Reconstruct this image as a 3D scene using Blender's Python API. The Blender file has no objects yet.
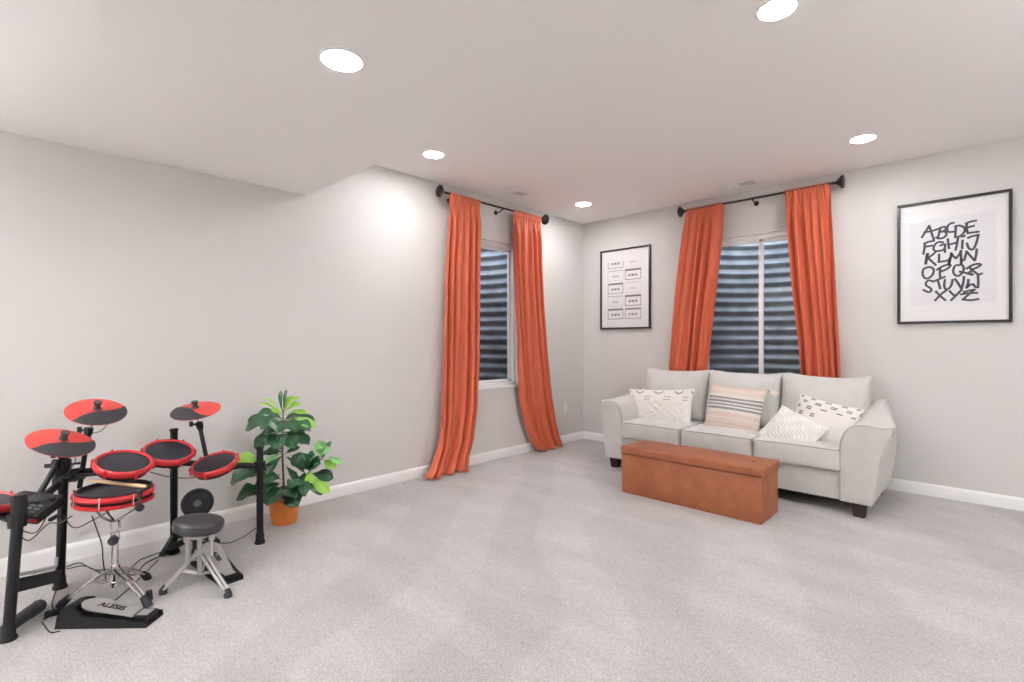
import bpy, bmesh, math, random
from mathutils import Vector, Matrix
random.seed(7)
PI = math.pi
scene = bpy.context.scene
COL = scene.collection

# ---------------------------------------------------------------- survey of the room (metres) and the camera
FOC = 500.0
YAW = math.radians(43.9)
FW = (-math.sin(YAW), math.cos(YAW))
RT = (math.cos(YAW), math.sin(YAW))
CAM = (3.777, -5.233, 1.2448)
HI = 2.74          # main ceiling
LO = 2.357         # lowered ceiling
YS = -3.563        # edge of the lowered ceiling
XR, YF = 6.4, -7.6 # far right wall, front wall (behind the camera)

def ray(x, y):
    a = (x - 512) / FOC
    return (FW[0] + a * RT[0], FW[1] + a * RT[1], -(y - 341) / FOC)
def onz(x, y, z=0.0):
    d = ray(x, y); t = (z - CAM[2]) / d[2]
    return Vector((CAM[0] + t * d[0], CAM[1] + t * d[1], z))
def onx(x, y, X=0.0):
    d = ray(x, y); t = (X - CAM[0]) / d[0]
    return Vector((X, CAM[1] + t * d[1], CAM[2] + t * d[2]))
def ony(x, y, Y=0.0):
    d = ray(x, y); t = (Y - CAM[1]) / d[1]
    return Vector((CAM[0] + t * d[0], Y, CAM[2] + t * d[2]))
def at(x, y, w):
    d = ray(x, y)
    return Vector((CAM[0] + w * d[0], CAM[1] + w * d[1], CAM[2] + w * d[2]))

# ---------------------------------------------------------------- materials
def nodes_of(m):
    return m.node_tree.nodes, m.node_tree.links
def mat(name, col, rough=0.6, metal=0.0, bump=None, var=None, spec=0.5, sheen=0.0, coat=0.0, transl=0.0):
    """bump=(scale,strength,distance) var=(scale,amount)"""
    m = bpy.data.materials.new(name); m.use_nodes = True
    N, L = nodes_of(m); b = N['Principled BSDF']
    b.inputs['Base Color'].default_value = (*col, 1)
    b.inputs['Roughness'].default_value = rough
    b.inputs['Metallic'].default_value = metal
    b.inputs['Specular IOR Level'].default_value = spec
    b.inputs['Sheen Weight'].default_value = sheen
    b.inputs['Coat Weight'].default_value = coat
    tc = N.new('ShaderNodeTexCoord')
    if var:
        n = N.new('ShaderNodeTexNoise'); n.inputs['Scale'].default_value = var[0]; n.inputs['Detail'].default_value = 4
        L.new(tc.outputs['Object'], n.inputs['Vector'])
        r = N.new('ShaderNodeMapRange'); r.inputs[1].default_value = .3; r.inputs[2].default_value = .7
        r.inputs[3].default_value = 1 - var[1]; r.inputs[4].default_value = 1 + var[1]
        L.new(n.outputs['Fac'], r.inputs[0])
        v = N.new('ShaderNodeVectorMath'); v.operation = 'SCALE'; v.inputs[0].default_value = col
        L.new(r.outputs[0], v.inputs['Scale']); L.new(v.outputs[0], b.inputs['Base Color'])
    if bump:
        n = N.new('ShaderNodeTexNoise'); n.inputs['Scale'].default_value = bump[0]; n.inputs['Detail'].default_value = 3
        L.new(tc.outputs['Object'], n.inputs['Vector'])
        u = N.new('ShaderNodeBump'); u.inputs['Strength'].default_value = bump[1]; u.inputs['Distance'].default_value = bump[2]
        L.new(n.outputs['Fac'], u.inputs['Height']); L.new(u.outputs[0], b.inputs['Normal'])
    if transl:
        t = N.new('ShaderNodeBsdfTranslucent'); t.inputs['Color'].default_value = (*col, 1)
        x = N.new('ShaderNodeMixShader'); x.inputs[0].default_value = transl
        L.new(b.outputs[0], x.inputs[1]); L.new(t.outputs[0], x.inputs[2]); L.new(x.outputs[0], N['Material Output'].inputs['Surface'])
    return m

M = {}
M['wall'] = mat('painted_wall', (.655, .640, .626), .75, bump=(90, .12, .004), spec=.25)
M['ceil'] = mat('painted_ceiling', (.92, .905, .895), .85, bump=(120, .10, .003), spec=.2)
M['trim'] = mat('white_trim', (.88, .875, .87), .4)
M['vinyl'] = mat('window_vinyl', (.89, .885, .88), .35)
M['bronze'] = mat('dark_rod_metal', (.045, .035, .035), .4, .6)
M['curtain'] = mat('coral_curtain', (.57, .113, .047), .6, bump=(420, .25, .002), var=(6, .05), sheen=.2)
M['sofa'] = mat('light_grey_upholstery', (.575, .565, .545), .85, bump=(260, .35, .003), var=(9, .045), sheen=.15)
M['sofa_pipe'] = mat('upholstery_piping', (.33, .325, .31), .85)
M['darkwood'] = mat('dark_sofa_wood', (.020, .009, .007), .4)
M['black'] = mat('black_powder_coat', (.006, .006, .0075), .5, spec=.3)
M['blackplastic'] = mat('black_plastic', (.009, .009, .010), .55, spec=.3)
M['rubber'] = mat('dark_rubber', (.026, .026, .031), .6, spec=.35, bump=(300, .2, .001))
M['mesh'] = mat('grey_mesh_head', (.010, .012, .018), .38, spec=.4, bump=(500, .2, .0006))
M['red'] = mat('red_drum_hoop', (.42, .013, .018), .33, coat=.05)
M['cymred'] = mat('red_cymbal', (.54, .05, .042), .45)
M['chrome'] = mat('chrome', (.82, .81, .80), .16, 1.0)
M['satin'] = mat('satin_silver', (.55, .53, .53), .38, .7)
M['vinylseat'] = mat('grey_vinyl_seat', (.030, .029, .033), .42)
M['terra'] = mat('terracotta_pot', (.66, .195, .035), .6, var=(14, .06))
M['soil'] = mat('dark_soil', (.02, .014, .01), .95, bump=(80, .8, .01))
M['stem'] = mat('brown_stem', (.10, .06, .03), .8, bump=(60, .4, .003))
M['stick'] = mat('hickory_stick', (.72, .50, .28), .5)
M['white_mat'] = mat('mat_board', (.86, .85, .86), .8)
M['paper'] = mat('print_paper', (.80, .79, .83), .8)
M['ink'] = mat('dark_ink', (.065, .065, .085), .7)
M['ink_slate'] = mat('slate_ink', (.22, .215, .225), .7)
M['ink_grey'] = mat('grey_ink', (.33, .31, .32), .7)
M['ink_brown'] = mat('taupe_ink', (.24, .18, .17), .7)
M['ink_pink'] = mat('pale_pink_ink', (.72, .62, .64), .7)
M['frame'] = mat('black_picture_frame', (.022, .020, .022), .35)
M['outlet'] = mat('outlet_plastic', (.80, .78, .77), .35)
M['slot'] = mat('socket_slot', (.05, .05, .05), .6)
M['cable'] = mat('cable_sheath', (.02, .02, .022), .5)
M['gravel'] = mat('gravel', (.22, .20, .18), .9, bump=(40, 1, .03), var=(50, .4))
M['concrete'] = mat('foundation_concrete', (.34, .33, .32), .9, bump=(30, .4, .01))
M['lid_brass'] = mat('wing_nut_black', (.03, .03, .032), .35)
M['tan_tassel'] = mat('cream_tassel', (.74, .66, .56), .9)

# galvanised well steel: bluish grey, dirty
M['steel'] = mat('galvanised_steel', (.26, .275, .29), .45, .35, var=(5, .3), bump=(16, .25, .01))

def leather():
    m = mat('cognac_leather', (.42, .135, .05), .5, bump=(170, .3, .002))
    N, L = nodes_of(m); b = N['Principled BSDF']; tc = N.new('ShaderNodeTexCoord')
    n = N.new('ShaderNodeTexNoise'); n.inputs['Scale'].default_value = 9; n.inputs['Detail'].default_value = 6; n.inputs['Roughness'].default_value = .65
    L.new(tc.outputs['Object'], n.inputs['Vector'])
    c = N.new('ShaderNodeValToRGB'); c.color_ramp.elements[0].position = .32; c.color_ramp.elements[0].color = (.24, .066, .024, 1)
    c.color_ramp.elements[1].position = .72; c.color_ramp.elements[1].color = (.35, .112, .043, 1)
    L.new(n.outputs['Fac'], c.inputs[0]); L.new(c.outputs[0], b.inputs['Base Color'])
    return m
M['leather'] = leather()

def carpet():
    m = bpy.data.materials.new('beige_grey_carpet'); m.use_nodes = True
    N, L = nodes_of(m); b = N['Principled BSDF']; b.inputs['Roughness'].default_value = .95; b.inputs['Specular IOR Level'].default_value = .1
    b.inputs['Sheen Weight'].default_value = .3
    tc = N.new('ShaderNodeTexCoord')
    def noise(sc, det=3, rough=.6, vec=None):
        n = N.new('ShaderNodeTexNoise'); n.inputs['Scale'].default_value = sc; n.inputs['Detail'].default_value = det; n.inputs['Roughness'].default_value = rough
        L.new(vec or tc.outputs['Object'], n.inputs['Vector']); return n
    def rng(src, a, c, lo, hi):
        r = N.new('ShaderNodeMapRange'); r.inputs[1].default_value = a; r.inputs[2].default_value = c; r.inputs[3].default_value = lo; r.inputs[4].default_value = hi
        L.new(src, r.inputs[0]); return r.outputs[0]
    def mul(a, c):
        x = N.new('ShaderNodeMath'); x.operation = 'MULTIPLY'; L.new(a, x.inputs[0]); L.new(c, x.inputs[1]); return x.outputs[0]
    fine = rng(noise(110, 3, .7).outputs['Fac'], .32, .68, .74, 1.26)
    mid = rng(noise(34, 3).outputs['Fac'], .35, .65, .94, 1.06)
    # brushed pile: smeared, stretched patches left by the vacuum
    mp = N.new('ShaderNodeMapping'); mp.inputs['Rotation'].default_value = (0, 0, math.radians(38)); mp.inputs['Scale'].default_value = (1.0, 2.6, 1)
    L.new(tc.outputs['Object'], mp.inputs[0])
    big = rng(noise(1.5, 4, .6, mp.outputs[0]).outputs['Fac'], .40, .60, .93, 1.05)
    # vacuum strokes on the right of the room: soft bands fanning out
    mp2 = N.new('ShaderNodeMapping'); mp2.inputs['Rotation'].default_value = (0, 0, math.radians(-28))
    L.new(tc.outputs['Object'], mp2.inputs[0])
    wv = N.new('ShaderNodeTexWave'); wv.inputs['Scale'].default_value = .35; wv.inputs['Distortion'].default_value = 9; wv.inputs['Detail'].default_value = 2.5; wv.inputs['Detail Scale'].default_value = .9
    L.new(mp2.outputs[0], wv.inputs[0])
    band = rng(wv.outputs['Fac'], .38, .62, .93, 1.03)
    v = mul(mul(fine, mid), mul(big, band))
    s = N.new('ShaderNodeVectorMath'); s.operation = 'SCALE'; s.inputs[0].default_value = (.525, .502, .493); L.new(v, s.inputs['Scale'])
    L.new(s.outputs[0], b.inputs['Base Color'])
    u = N.new('ShaderNodeBump'); u.inputs['Strength'].default_value = .8; u.inputs['Distance'].default_value = .012
    L.new(noise(150, 3, .7).outputs['Fac'], u.inputs['Height']); L.new(u.outputs[0], b.inputs['Normal'])
    return m
M['carpet'] = carpet()

def glass(name, tint=(1, 1, 1), base=.04):
    m = bpy.data.materials.new(name); m.use_nodes = True
    N, L = nodes_of(m); N.remove(N['Principled BSDF'])
    t = N.new('ShaderNodeBsdfTransparent'); t.inputs[0].default_value = (*tint, 1)
    g = N.new('ShaderNodeBsdfGlossy'); g.inputs['Roughness'].default_value = .02
    f = N.new('ShaderNodeFresnel'); f.inputs['IOR'].default_value = 1.5
    x = N.new('ShaderNodeMixShader'); ge = N.new('ShaderNodeNewGeometry'); iv = N.new('ShaderNodeMath'); iv.operation = 'SUBTRACT'; iv.inputs[0].default_value = 1; L.new(ge.outputs['Backfacing'], iv.inputs[1])
    mu = N.new('ShaderNodeMath'); mu.operation = 'MULTIPLY'; L.new(f.outputs[0], mu.inputs[0]); L.new(iv.outputs[0], mu.inputs[1])
    L.new(mu.outputs[0], x.inputs[0]); L.new(t.outputs[0], x.inputs[1]); L.new(g.outputs[0], x.inputs[2])
    L.new(x.outputs[0], N['Material Output'].inputs['Surface'])
    return m
M['glass'] = glass('window_glass', (.95, .97, .98))
M['picglass'] = glass('picture_glass')

def emit(name, col, s):
    m = bpy.data.materials.new(name); m.use_nodes = True
    N, L = nodes_of(m); N.remove(N['Principled BSDF'])
    e = N.new('ShaderNodeEmission'); e.inputs[0].default_value = (*col, 1); e.inputs[1].default_value = s
    L.new(e.outputs[0], N['Material Output'].inputs['Surface']); return m
LAMP = 62.0
M['lens'] = emit('led_lens', (.99, .99, 1.0), LAMP)

def leafmat(name, col, col2, rough=.35):
    m = mat(name, col, rough, transl=.12)
    N, L = nodes_of(m); b = N['Principled BSDF']
    uv = N.new('ShaderNodeTexCoord'); sp = N.new('ShaderNodeSeparateXYZ'); L.new(uv.outputs['UV'], sp.inputs[0])
    # pale midrib and side veins, from the leaf's own uv
    a = N.new('ShaderNodeMath'); a.operation = 'SUBTRACT'; a.inputs[1].default_value = .5; L.new(sp.outputs[0], a.inputs[0])
    ab = N.new('ShaderNodeMath'); ab.operation = 'ABSOLUTE'; L.new(a.outputs[0], ab.inputs[0])
    k = N.new('ShaderNodeMath'); k.operation = 'MULTIPLY'; k.inputs[1].default_value = -1.3; L.new(ab.outputs[0], k.inputs[0])
    s = N.new('ShaderNodeMath'); s.operation = 'ADD'; L.new(sp.outputs[1], s.inputs[0]); L.new(k.outputs[0], s.inputs[1])
    fr = N.new('ShaderNodeMath'); fr.operation = 'MULTIPLY'; fr.inputs[1].default_value = 7; L.new(s.outputs[0], fr.inputs[0])
    f2 = N.new('ShaderNodeMath'); f2.operation = 'FRACT'; L.new(fr.outputs[0], f2.inputs[0])
    v1 = N.new('ShaderNodeMath'); v1.operation = 'LESS_THAN'; v1.inputs[1].default_value = .1; L.new(f2.outputs[0], v1.inputs[0])
    v2 = N.new('ShaderNodeMath'); v2.operation = 'LESS_THAN'; v2.inputs[1].default_value = .03; L.new(ab.outputs[0], v2.inputs[0])
    mx = N.new('ShaderNodeMath'); mx.operation = 'MAXIMUM'; L.new(v1.outputs[0], mx.inputs[0]); L.new(v2.outputs[0], mx.inputs[1])
    c = N.new('ShaderNodeMix'); c.data_type = 'RGBA'; L.new(mx.outputs[0], c.inputs[0])
    c.inputs[6].default_value = (*col, 1); c.inputs[7].default_value = (*col2, 1)
    L.new(c.outputs[2], b.inputs['Base Color'])
    return m
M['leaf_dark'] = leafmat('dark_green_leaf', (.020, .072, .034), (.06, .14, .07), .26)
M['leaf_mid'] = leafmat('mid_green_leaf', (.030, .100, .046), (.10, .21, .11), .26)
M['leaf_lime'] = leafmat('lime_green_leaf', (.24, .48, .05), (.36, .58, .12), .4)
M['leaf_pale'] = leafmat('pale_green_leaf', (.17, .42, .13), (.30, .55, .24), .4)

# ---------------------------------------------------------------- bmesh helpers (all in world space)
def bm_new(): return bmesh.new()
def box(bm, lo, hi, bevel=0.0, mtx=None):
    c = [(a + b) / 2 for a, b in zip(lo, hi)]; s = [abs(b - a) for a, b in zip(lo, hi)]
    t = bmesh.new()
    bmesh.ops.create_cube(t, size=1, matrix=Matrix.Translation(c) @ Matrix.Diagonal((*s, 1)))
    if bevel: bmesh.ops.bevel(t, geom=t.edges[:], offset=bevel, segments=2, affect='EDGES', profile=.6)
    if mtx is not None: t.transform(mtx)
    merge(bm, t)
def merge(bm, t):
    me = bpy.data.meshes.new('tmp'); t.to_mesh(me); t.free(); bm.from_mesh(me); bpy.data.meshes.remove(me)
def frame_of(d):
    d = d.normalized(); u = Vector((0, 0, 1)) if abs(d.z) < .9 else Vector((1, 0, 0))
    a = d.cross(u).normalized(); return a, d.cross(a).normalized()
def tube(bm, pts, r, seg=10, cap=True):
    pts = [Vector(p) for p in pts]; n = len(pts)
    rr = r if isinstance(r, (list, tuple)) else [r] * n
    rings = []; a0 = None
    for i, p in enumerate(pts):
        d = (pts[min(i + 1, n - 1)] - pts[max(i - 1, 0)])
        if d.length < 1e-9: d = Vector((0, 0, 1))
        d.normalize()
        if a0 is None: a, b = frame_of(d)
        else:
            a = (a0 - d * a0.dot(d)).normalized(); b = d.cross(a).normalized()
        a0 = a
        rings.append([bm.verts.new(p + (a * math.cos(2 * PI * k / seg) + b * math.sin(2 * PI * k / seg)) * rr[i]) for k in range(seg)])
    for i in range(n - 1):
        for k in range(seg):
            bm.faces.new((rings[i][k], rings[i][(k + 1) % seg], rings[i + 1][(k + 1) % seg], rings[i + 1][k]))
    if cap:
        bm.faces.new(rings[0][::-1]); bm.faces.new(rings[-1])
def spline(pts, n=6):
    P = [Vector(p) for p in pts]; P = [P[0] * 2 - P[1]] + P + [P[-1] * 2 - P[-2]]; out = []
    for i in range(1, len(P) - 2):
        for k in range(n):
            t = k / n; a, b, c, d = P[i - 1], P[i], P[i + 1], P[i + 2]
            out.append(.5 * ((2 * b) + (c - a) * t + (2 * a - 5 * b + 4 * c - d) * t * t + (3 * b - a - 3 * c + d) * t ** 3))
    out.append(P[-2].copy()); return out
def lathe(bm, prof, mtx, seg=32, cap_lo=True, cap_hi=True):
    rings = []
    for r, z in prof:
        rings.append([bm.verts.new(mtx @ Vector((r * math.cos(2 * PI * k / seg), r * math.sin(2 * PI * k / seg), z))) for k in range(seg)])
    for i in range(len(rings) - 1):
        for k in range(seg):
            bm.faces.new((rings[i][k], rings[i][(k + 1) % seg], rings[i + 1][(k + 1) % seg], rings[i + 1][k]))
    if cap_lo: bm.faces.new(rings[0][::-1])
    if cap_hi: bm.faces.new(rings[-1])
def prism(bm, poly, vec, close=True):
    """poly: list of Vector, extruded along vec"""
    vec = Vector(vec); a = [bm.verts.new(Vector(p)) for p in poly]; b = [bm.verts.new(Vector(p) + vec) for p in poly]; n = len(a)
    for i in range(n): bm.faces.new((a[i], a[(i + 1) % n], b[(i + 1) % n], b[i]))
    bm.faces.new(a[::-1]); bm.faces.new(b)
def placed(origin, zdir, xdir=None):
    z = Vector(zdir).normalized()
    x = Vector(xdir) if xdir is not None else (Vector((1, 0, 0)) if abs(z.x) < .9 else Vector((0, 1, 0)))
    x = (x - z * x.dot(z)).normalized(); y = z.cross(x)
    m = Matrix((x, y, z)).transposed().to_4x4(); m.translation = Vector(origin); return m
def rbox(bm, lo, hi, r, fn=None, dense=6):
    """rounded box; fn(p,u,v,w)->p deforms with normalised coords in -1..1"""
    c = Vector([(a + b) / 2 for a, b in zip(lo, hi)]); h = Vector([(b - a) / 2 for a, b in zip(lo, hi)])
    def coords(k):
        H = h[k]; rr = min(r, H * .98)
        e = [-H, -H + rr * .12, -H + rr * .4, -H + rr * .7, -H + rr]
        inner = [(-H + rr) + (2 * (H - rr)) * i / dense for i in range(1, dense)]
        return e + inner + [-q for q in reversed(e)]
    cs = [coords(k) for k in range(3)]
    t = bmesh.new()
    for ax in range(3):
        a, b = (ax + 1) % 3, (ax + 2) % 3
        for s in (-1, 1):
            g = []
            for i in cs[a]:
                row = []
                for j in cs[b]:
                    p = Vector((0, 0, 0)); p[ax] = s * h[ax]; p[a] = i; p[b] = j
                    row.append(t.verts.new(p))
                g.append(row)
            for i in range(len(g) - 1):
                for j in range(len(g[0]) - 1):
                    q = (g[i][j], g[i + 1][j], g[i + 1][j + 1], g[i][j + 1])
                    t.faces.new(q if s > 0 else q[::-1])
    bmesh.ops.remove_doubles(t, verts=t.verts[:], dist=1e-5)
    for v in t.verts:
        p = v.co.copy(); inner = Vector([max(-(h[k] - min(r, h[k] * .98)), min(h[k] - min(r, h[k] * .98), p[k])) for k in range(3)])
        d = p - inner
        if d.length > 1e-9: p = inner + d.normalized() * min(r, min(h))
        u = [p[k] / h[k] for k in range(3)]
        q = p + c
        if fn: q = fn(q, *u)
        v.co = q
    merge(bm, t)

def root_of(o):
    while o.parent: o = o.parent
    return o
def obj(name, bm, m, parent=None, smooth=True, angle=40, kind=None, label=None):
    if parent is not None: bmesh.ops.translate(bm, verts=bm.verts[:], vec=-root_of(parent).location)
    me = bpy.data.meshes.new(name); bmesh.ops.recalc_face_normals(bm, faces=bm.faces[:]); bm.to_mesh(me); bm.free()
    for k in (m if isinstance(m, (list, tuple)) else [m]): me.materials.append(M[k] if isinstance(k, str) else k)
    if smooth:
        me.shade_smooth()
        if angle: me.set_sharp_from_angle(angle=math.radians(angle))
    o = bpy.data.objects.new(name, me); COL.objects.link(o)
    if parent is not None: o.parent = parent
    if kind: o['kind'] = kind
    if label: o['label'] = label
    return o
def tag(o, label, cat, group=None, kind=None):
    o['label'] = label; o['category'] = cat
    if group: o['group'] = group
    if kind: o['kind'] = kind
    return o
def thing(name, loc, label, cat, group=None):
    o = bpy.data.objects.new(name, None); COL.objects.link(o); o.location = loc; o.empty_display_size = .1
    return tag(o, label, cat, group)
def recenter(o, loc):
    """give a one-mesh thing its origin at its base"""
    loc = Vector(loc); o.data.transform(Matrix.Translation(-loc)); o.location = loc; return o

# ================================================================ SETTING
b = bm_new(); box(b, (-.15, YF - .15, -.12), (XR + .15, .2, 0)); obj('floor', b, 'carpet', smooth=False, kind='structure')
b = bm_new(); box(b, (-.15, YS, HI), (XR + .15, .2, HI + .15)); obj('ceiling', b, 'ceil', smooth=False, kind='structure')
b = bm_new(); box(b, (-.15, YF - .15, LO), (XR + .15, YS, HI + .15)); obj('ceiling', b, 'ceil', smooth=False, kind='structure')

WT = .20
W1 = dict(a=-2.14, b=-1.18, z0=.745, z1=2.305, mo=-.12)    # left wall window (y range)
W2 = dict(a=1.50, b=2.72, z0=.745, z1=2.312)      # back wall window (x range)
b = bm_new()
box(b, (-WT, YF - .15, 0), (0, W1['a'], HI)); box(b, (-WT, W1['b'], 0), (0, WT, HI))
box(b, (-WT, W1['a'], 0), (0, W1['b'], W1['z0'])); box(b, (-WT, W1['a'], W1['z1']), (0, W1['b'], HI))
obj('wall_left', b, 'wall', smooth=False, kind='structure')
b = bm_new()
box(b, (0, 0, 0), (W2['a'], WT, HI)); box(b, (W2['b'], 0, 0), (XR + .15, WT, HI))
box(b, (W2['a'], 0, 0), (W2['b'], WT, W2['z0'])); box(b, (W2['a'], 0, W2['z1']), (W2['b'], WT, HI))
obj('wall_back', b, 'wall', smooth=False, kind='structure')
b = bm_new(); box(b, (XR, YF - .15, 0), (XR + .15, 0, HI)); obj('wall_right', b, 'wall', smooth=False, kind='structure')
b = bm_new(); box(b, (0, YF - .15, 0), (XR, YF, LO)); obj('wall_front', b, 'wall', smooth=False, kind='structure')

def baseboard(name, p0, p1, nrm):
    p0 = Vector(p0); p1 = Vector(p1); n = Vector(nrm)
    prof = [(0, 0), (.014, 0), (.014, .070), (.011, .080), (.006, .090), (.003, .094), (0, .095)]
    b = bm_new(); prism(b, [p0 + n * a + Vector((0, 0, z)) for a, z in prof], p1 - p0); obj(name, b, 'trim', kind='structure', angle=25)
baseboard('baseboard_left', (0, YF, 0), (0, 0, 0), (1, 0, 0))
baseboard('baseboard_back', (0, 0, 0), (XR, 0, 0), (0, -1, 0))
baseboard('baseboard_right', (XR, YF, 0), (XR, 0, 0), (-1, 0, 0))
baseboard('baseboard_front', (0, YF, 0), (XR, YF, 0), (0, 1, 0))

# windows: local frame (s along the wall, d outwards, z up)
def window(name, W, P):
    """P(s,d,z)->world"""
    root = bpy.data.objects.new(name, None); COL.objects.link(root); root['kind'] = 'structure'
    root.location = P((W['a'] + W['b']) / 2, 0, W['z0'])
    a, c, z0, z1 = W['a'], W['b'], W['z0'], W['z1']
    def bx(b, s0, s1, d0, d1, q0, q1, bev=.004):
        A = P(s0, d0, q0); B = P(s1, d1, q1)
        box(b, [min(A[i], B[i]) for i in range(3)], [max(A[i], B[i]) for i in range(3)], bev)
    fw = .05
    b = bm_new()
    bx(b, a, c, .055, .12, z1 - fw, z1); bx(b, a, c, .055, .12, z0, z0 + fw)
    bx(b, a, a + fw, .055, .12, z0, z1); bx(b, c - fw, c, .055, .12, z0, z1)
    obj('window_frame', b, 'vinyl', root, kind='structure')
    # white wrapped reveal
    b = bm_new(); t = .006
    bx(b, a, c, 0.001, .055, z1 - t, z1, 0); bx(b, a, a + t, 0.001, .055, z0, z1, 0); bx(b, c - t, c, 0.001, .055, z0, z1, 0)
    obj('window_reveal', b, 'trim', root, smooth=False, kind='structure')
    b = bm_new(); bx(b, a - .0, c + .0, -.016, .055, z0, z0 + .022, .005)
    obj('window_sill', b, 'trim', root, kind='structure')
    mid = (a + c) / 2 + W.get('mo', 0)
    sw = .034
    for (s0, s1, d0, d1, nm) in ((a + fw, mid + .02, .062, .088, 'sliding_sash'), (mid - .02, c - fw, .090, .115, 'fixed_sash')):
        b = bm_new(); q0, q1 = z0 + fw, z1 - fw
        bx(b, s0, s1, d0, d1, q1 - sw, q1); bx(b, s0, s1, d0, d1, q0, q0 + sw)
        bx(b, s0, s0 + .038, d0, d1, q0, q1); bx(b, s1 - .038, s1, d0, d1, q0, q1)
        sash = obj(nm, b, 'vinyl', root, kind='structure')
        b = bm_new(); dd = (d0 + d1) / 2
        bx(b, s0 + .03, s1 - .03, dd - .002, dd + .002, q0 + .03, q1 - .03, 0)
        obj('glass_pane', b, 'glass', sash, smooth=False, kind='structure')
P1 = lambda s, d, z: Vector((-d, s, z))
P2 = lambda s, d, z: Vector((s, d, z))
window('window_1', W1, P1)
window('window_2', W2, P2)

# corrugated window wells outside
def well(P, c, half, depth, label):
    z0, z1 = .42, 2.62; nz = 200; na = 40
    b = bm_new(); g = []
    for i in range(nz + 1):
        z = z0 + (z1 - z0) * i / nz; row = []
        co = .017 * math.cos(2 * PI * (z - z0) / .112)
        path = [(-half - .10, WT + .012, 0), (-half - .01, WT + .012, 0)]
        for k in range(na + 1):
            t = PI * (1 - k / na)
            e = .92
            cx = math.copysign(abs(math.cos(t)) ** e, math.cos(t)); sy = abs(math.sin(t)) ** e
            path.append((cx * half, WT + .02 + sy * depth, 1))
        path += [(half + .01, WT + .012, 0), (half + .10, WT + .012, 0)]
        for s, d, w in path:
            ang = math.atan2((d - WT) / depth, s / half)
            row.append(b.verts.new(P(c + s + co * w * math.cos(ang), d + co * w * math.sin(ang) + (0.02 if w else 0), z)))
        g.append(row)
    for i in range(nz):
        for k in range(len(g[0]) - 1):
            b.faces.new((g[i][k], g[i][k + 1], g[i + 1][k + 1], g[i + 1][k]))
    root = thing('window_well', P(c, WT, z0), label, 'window well')
    o = obj('corrugated_wall', b, 'steel', root, angle=0)
    b = bm_new(); A = P(c - half, WT + .0, z0 - .05); B = P(c + half, WT + depth, z0 + .06)
    box(b, [min(A[i], B[i]) for i in range(3)], [max(A[i], B[i]) for i in range(3)])
    obj('gravel_bed', b, 'gravel', root, smooth=False, kind='stuff')
well(P1, -1.77, .76, .92, 'grey corrugated steel window well outside the window on the left wall')
well(P2, 2.11, .80, .92, 'grey corrugated steel window well outside the window behind the sofa')

# ================================================================ CEILING LIGHTS
def downlight(x, y, z, label, group):
    t = thing('recessed_ceiling_light', (x, y, z), label, 'ceiling light', group)
    m = Matrix.Translation((x, y, z))
    b = bm_new(); lathe(b, [(.076, -.0005), (.094, -.0005), (.094, -.003), (.088, -.007), (.077, -.009), (.076, -.0005)], m, 40, False, False)
    obj('trim_ring', b, 'trim', t)
    b = bm_new(); lathe(b, [(.0765, -.0015), (.0765, -.006), (.05, -.0075), (.02, -.008)], m, 40)
    obj('lens', b, 'lens', t)
G = 'recessed ceiling lights'
downlight(.555, -2.79, HI, 'round recessed light in the main ceiling, nearest the left curtain of the left window', G)
downlight(.559, -.77, HI, 'round recessed light in the main ceiling, nearest the room corner', G)
downlight(3.085, -.787, HI, 'round recessed light in the main ceiling above the alphabet picture', G)
downlight(3.078, -2.79, HI, 'round recessed light cut by the top edge of the photo', G)
downlight(1.926, -4.277, LO, 'round recessed light in the lowered ceiling, largest of the ceiling lights', G)
GH = 'added ceiling fill lights out of view'
for x, y, z in ((5.6, -2.79, HI), (1.926, -6.5, LO), (4.75, -6.5, LO)):  # extra downlights out of view, added to even out the brightness
    downlight(x, y, z, 'added round recessed fill light in the unseen part of the room', GH)

# ================================================================ UPLIGHTS added to fill the ceiling, in the unseen part of the room
def fill_torchiere(x, y, ceil_z, power, label):
    t = thing('fill_floor_lamp', (x, y, 0), label, 'fill lamp', 'added fill uplights out of view')
    m = Matrix.Translation((x, y, 0))
    b = bm_new(); lathe(b, [(.15, 0), (.15, .015), (.03, .03), (.012, .05)], m, 32); obj('lamp_base', b, 'bronze', t)
    b = bm_new(); tube(b, [(x, y, .04), (x, y, 1.62)], .011, 12); obj('pole', b, 'bronze', t)
    b = bm_new(); lathe(b, [(.02, 1.60), (.07, 1.62), (.15, 1.70), (.17, 1.75), (.165, 1.75), (.145, 1.705), (.06, 1.632), (.02, 1.63)], m, 40); obj('lamp_shade', b, 'trim', t)
    ld = bpy.data.lights.new('fill_spot', 'SPOT'); ld.energy = power; ld.shadow_soft_size = .10; ld.spot_size = math.radians(160); ld.spot_blend = .8; ld.color = (.99, .99, 1)
    lo = bpy.data.objects.new('fill_spot', ld); COL.objects.link(lo); lo.parent = t; lo.location = (0, 0, 1.72); lo.rotation_euler = (PI, 0, 0)
fill_torchiere(5.9, -3.1, HI, 140, 'added fill uplight shaped as a white bowl floor lamp, out of view')
fill_torchiere(1.3, -6.9, LO, 250, 'added fill uplight shaped as a white bowl floor lamp, out of view')

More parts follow.
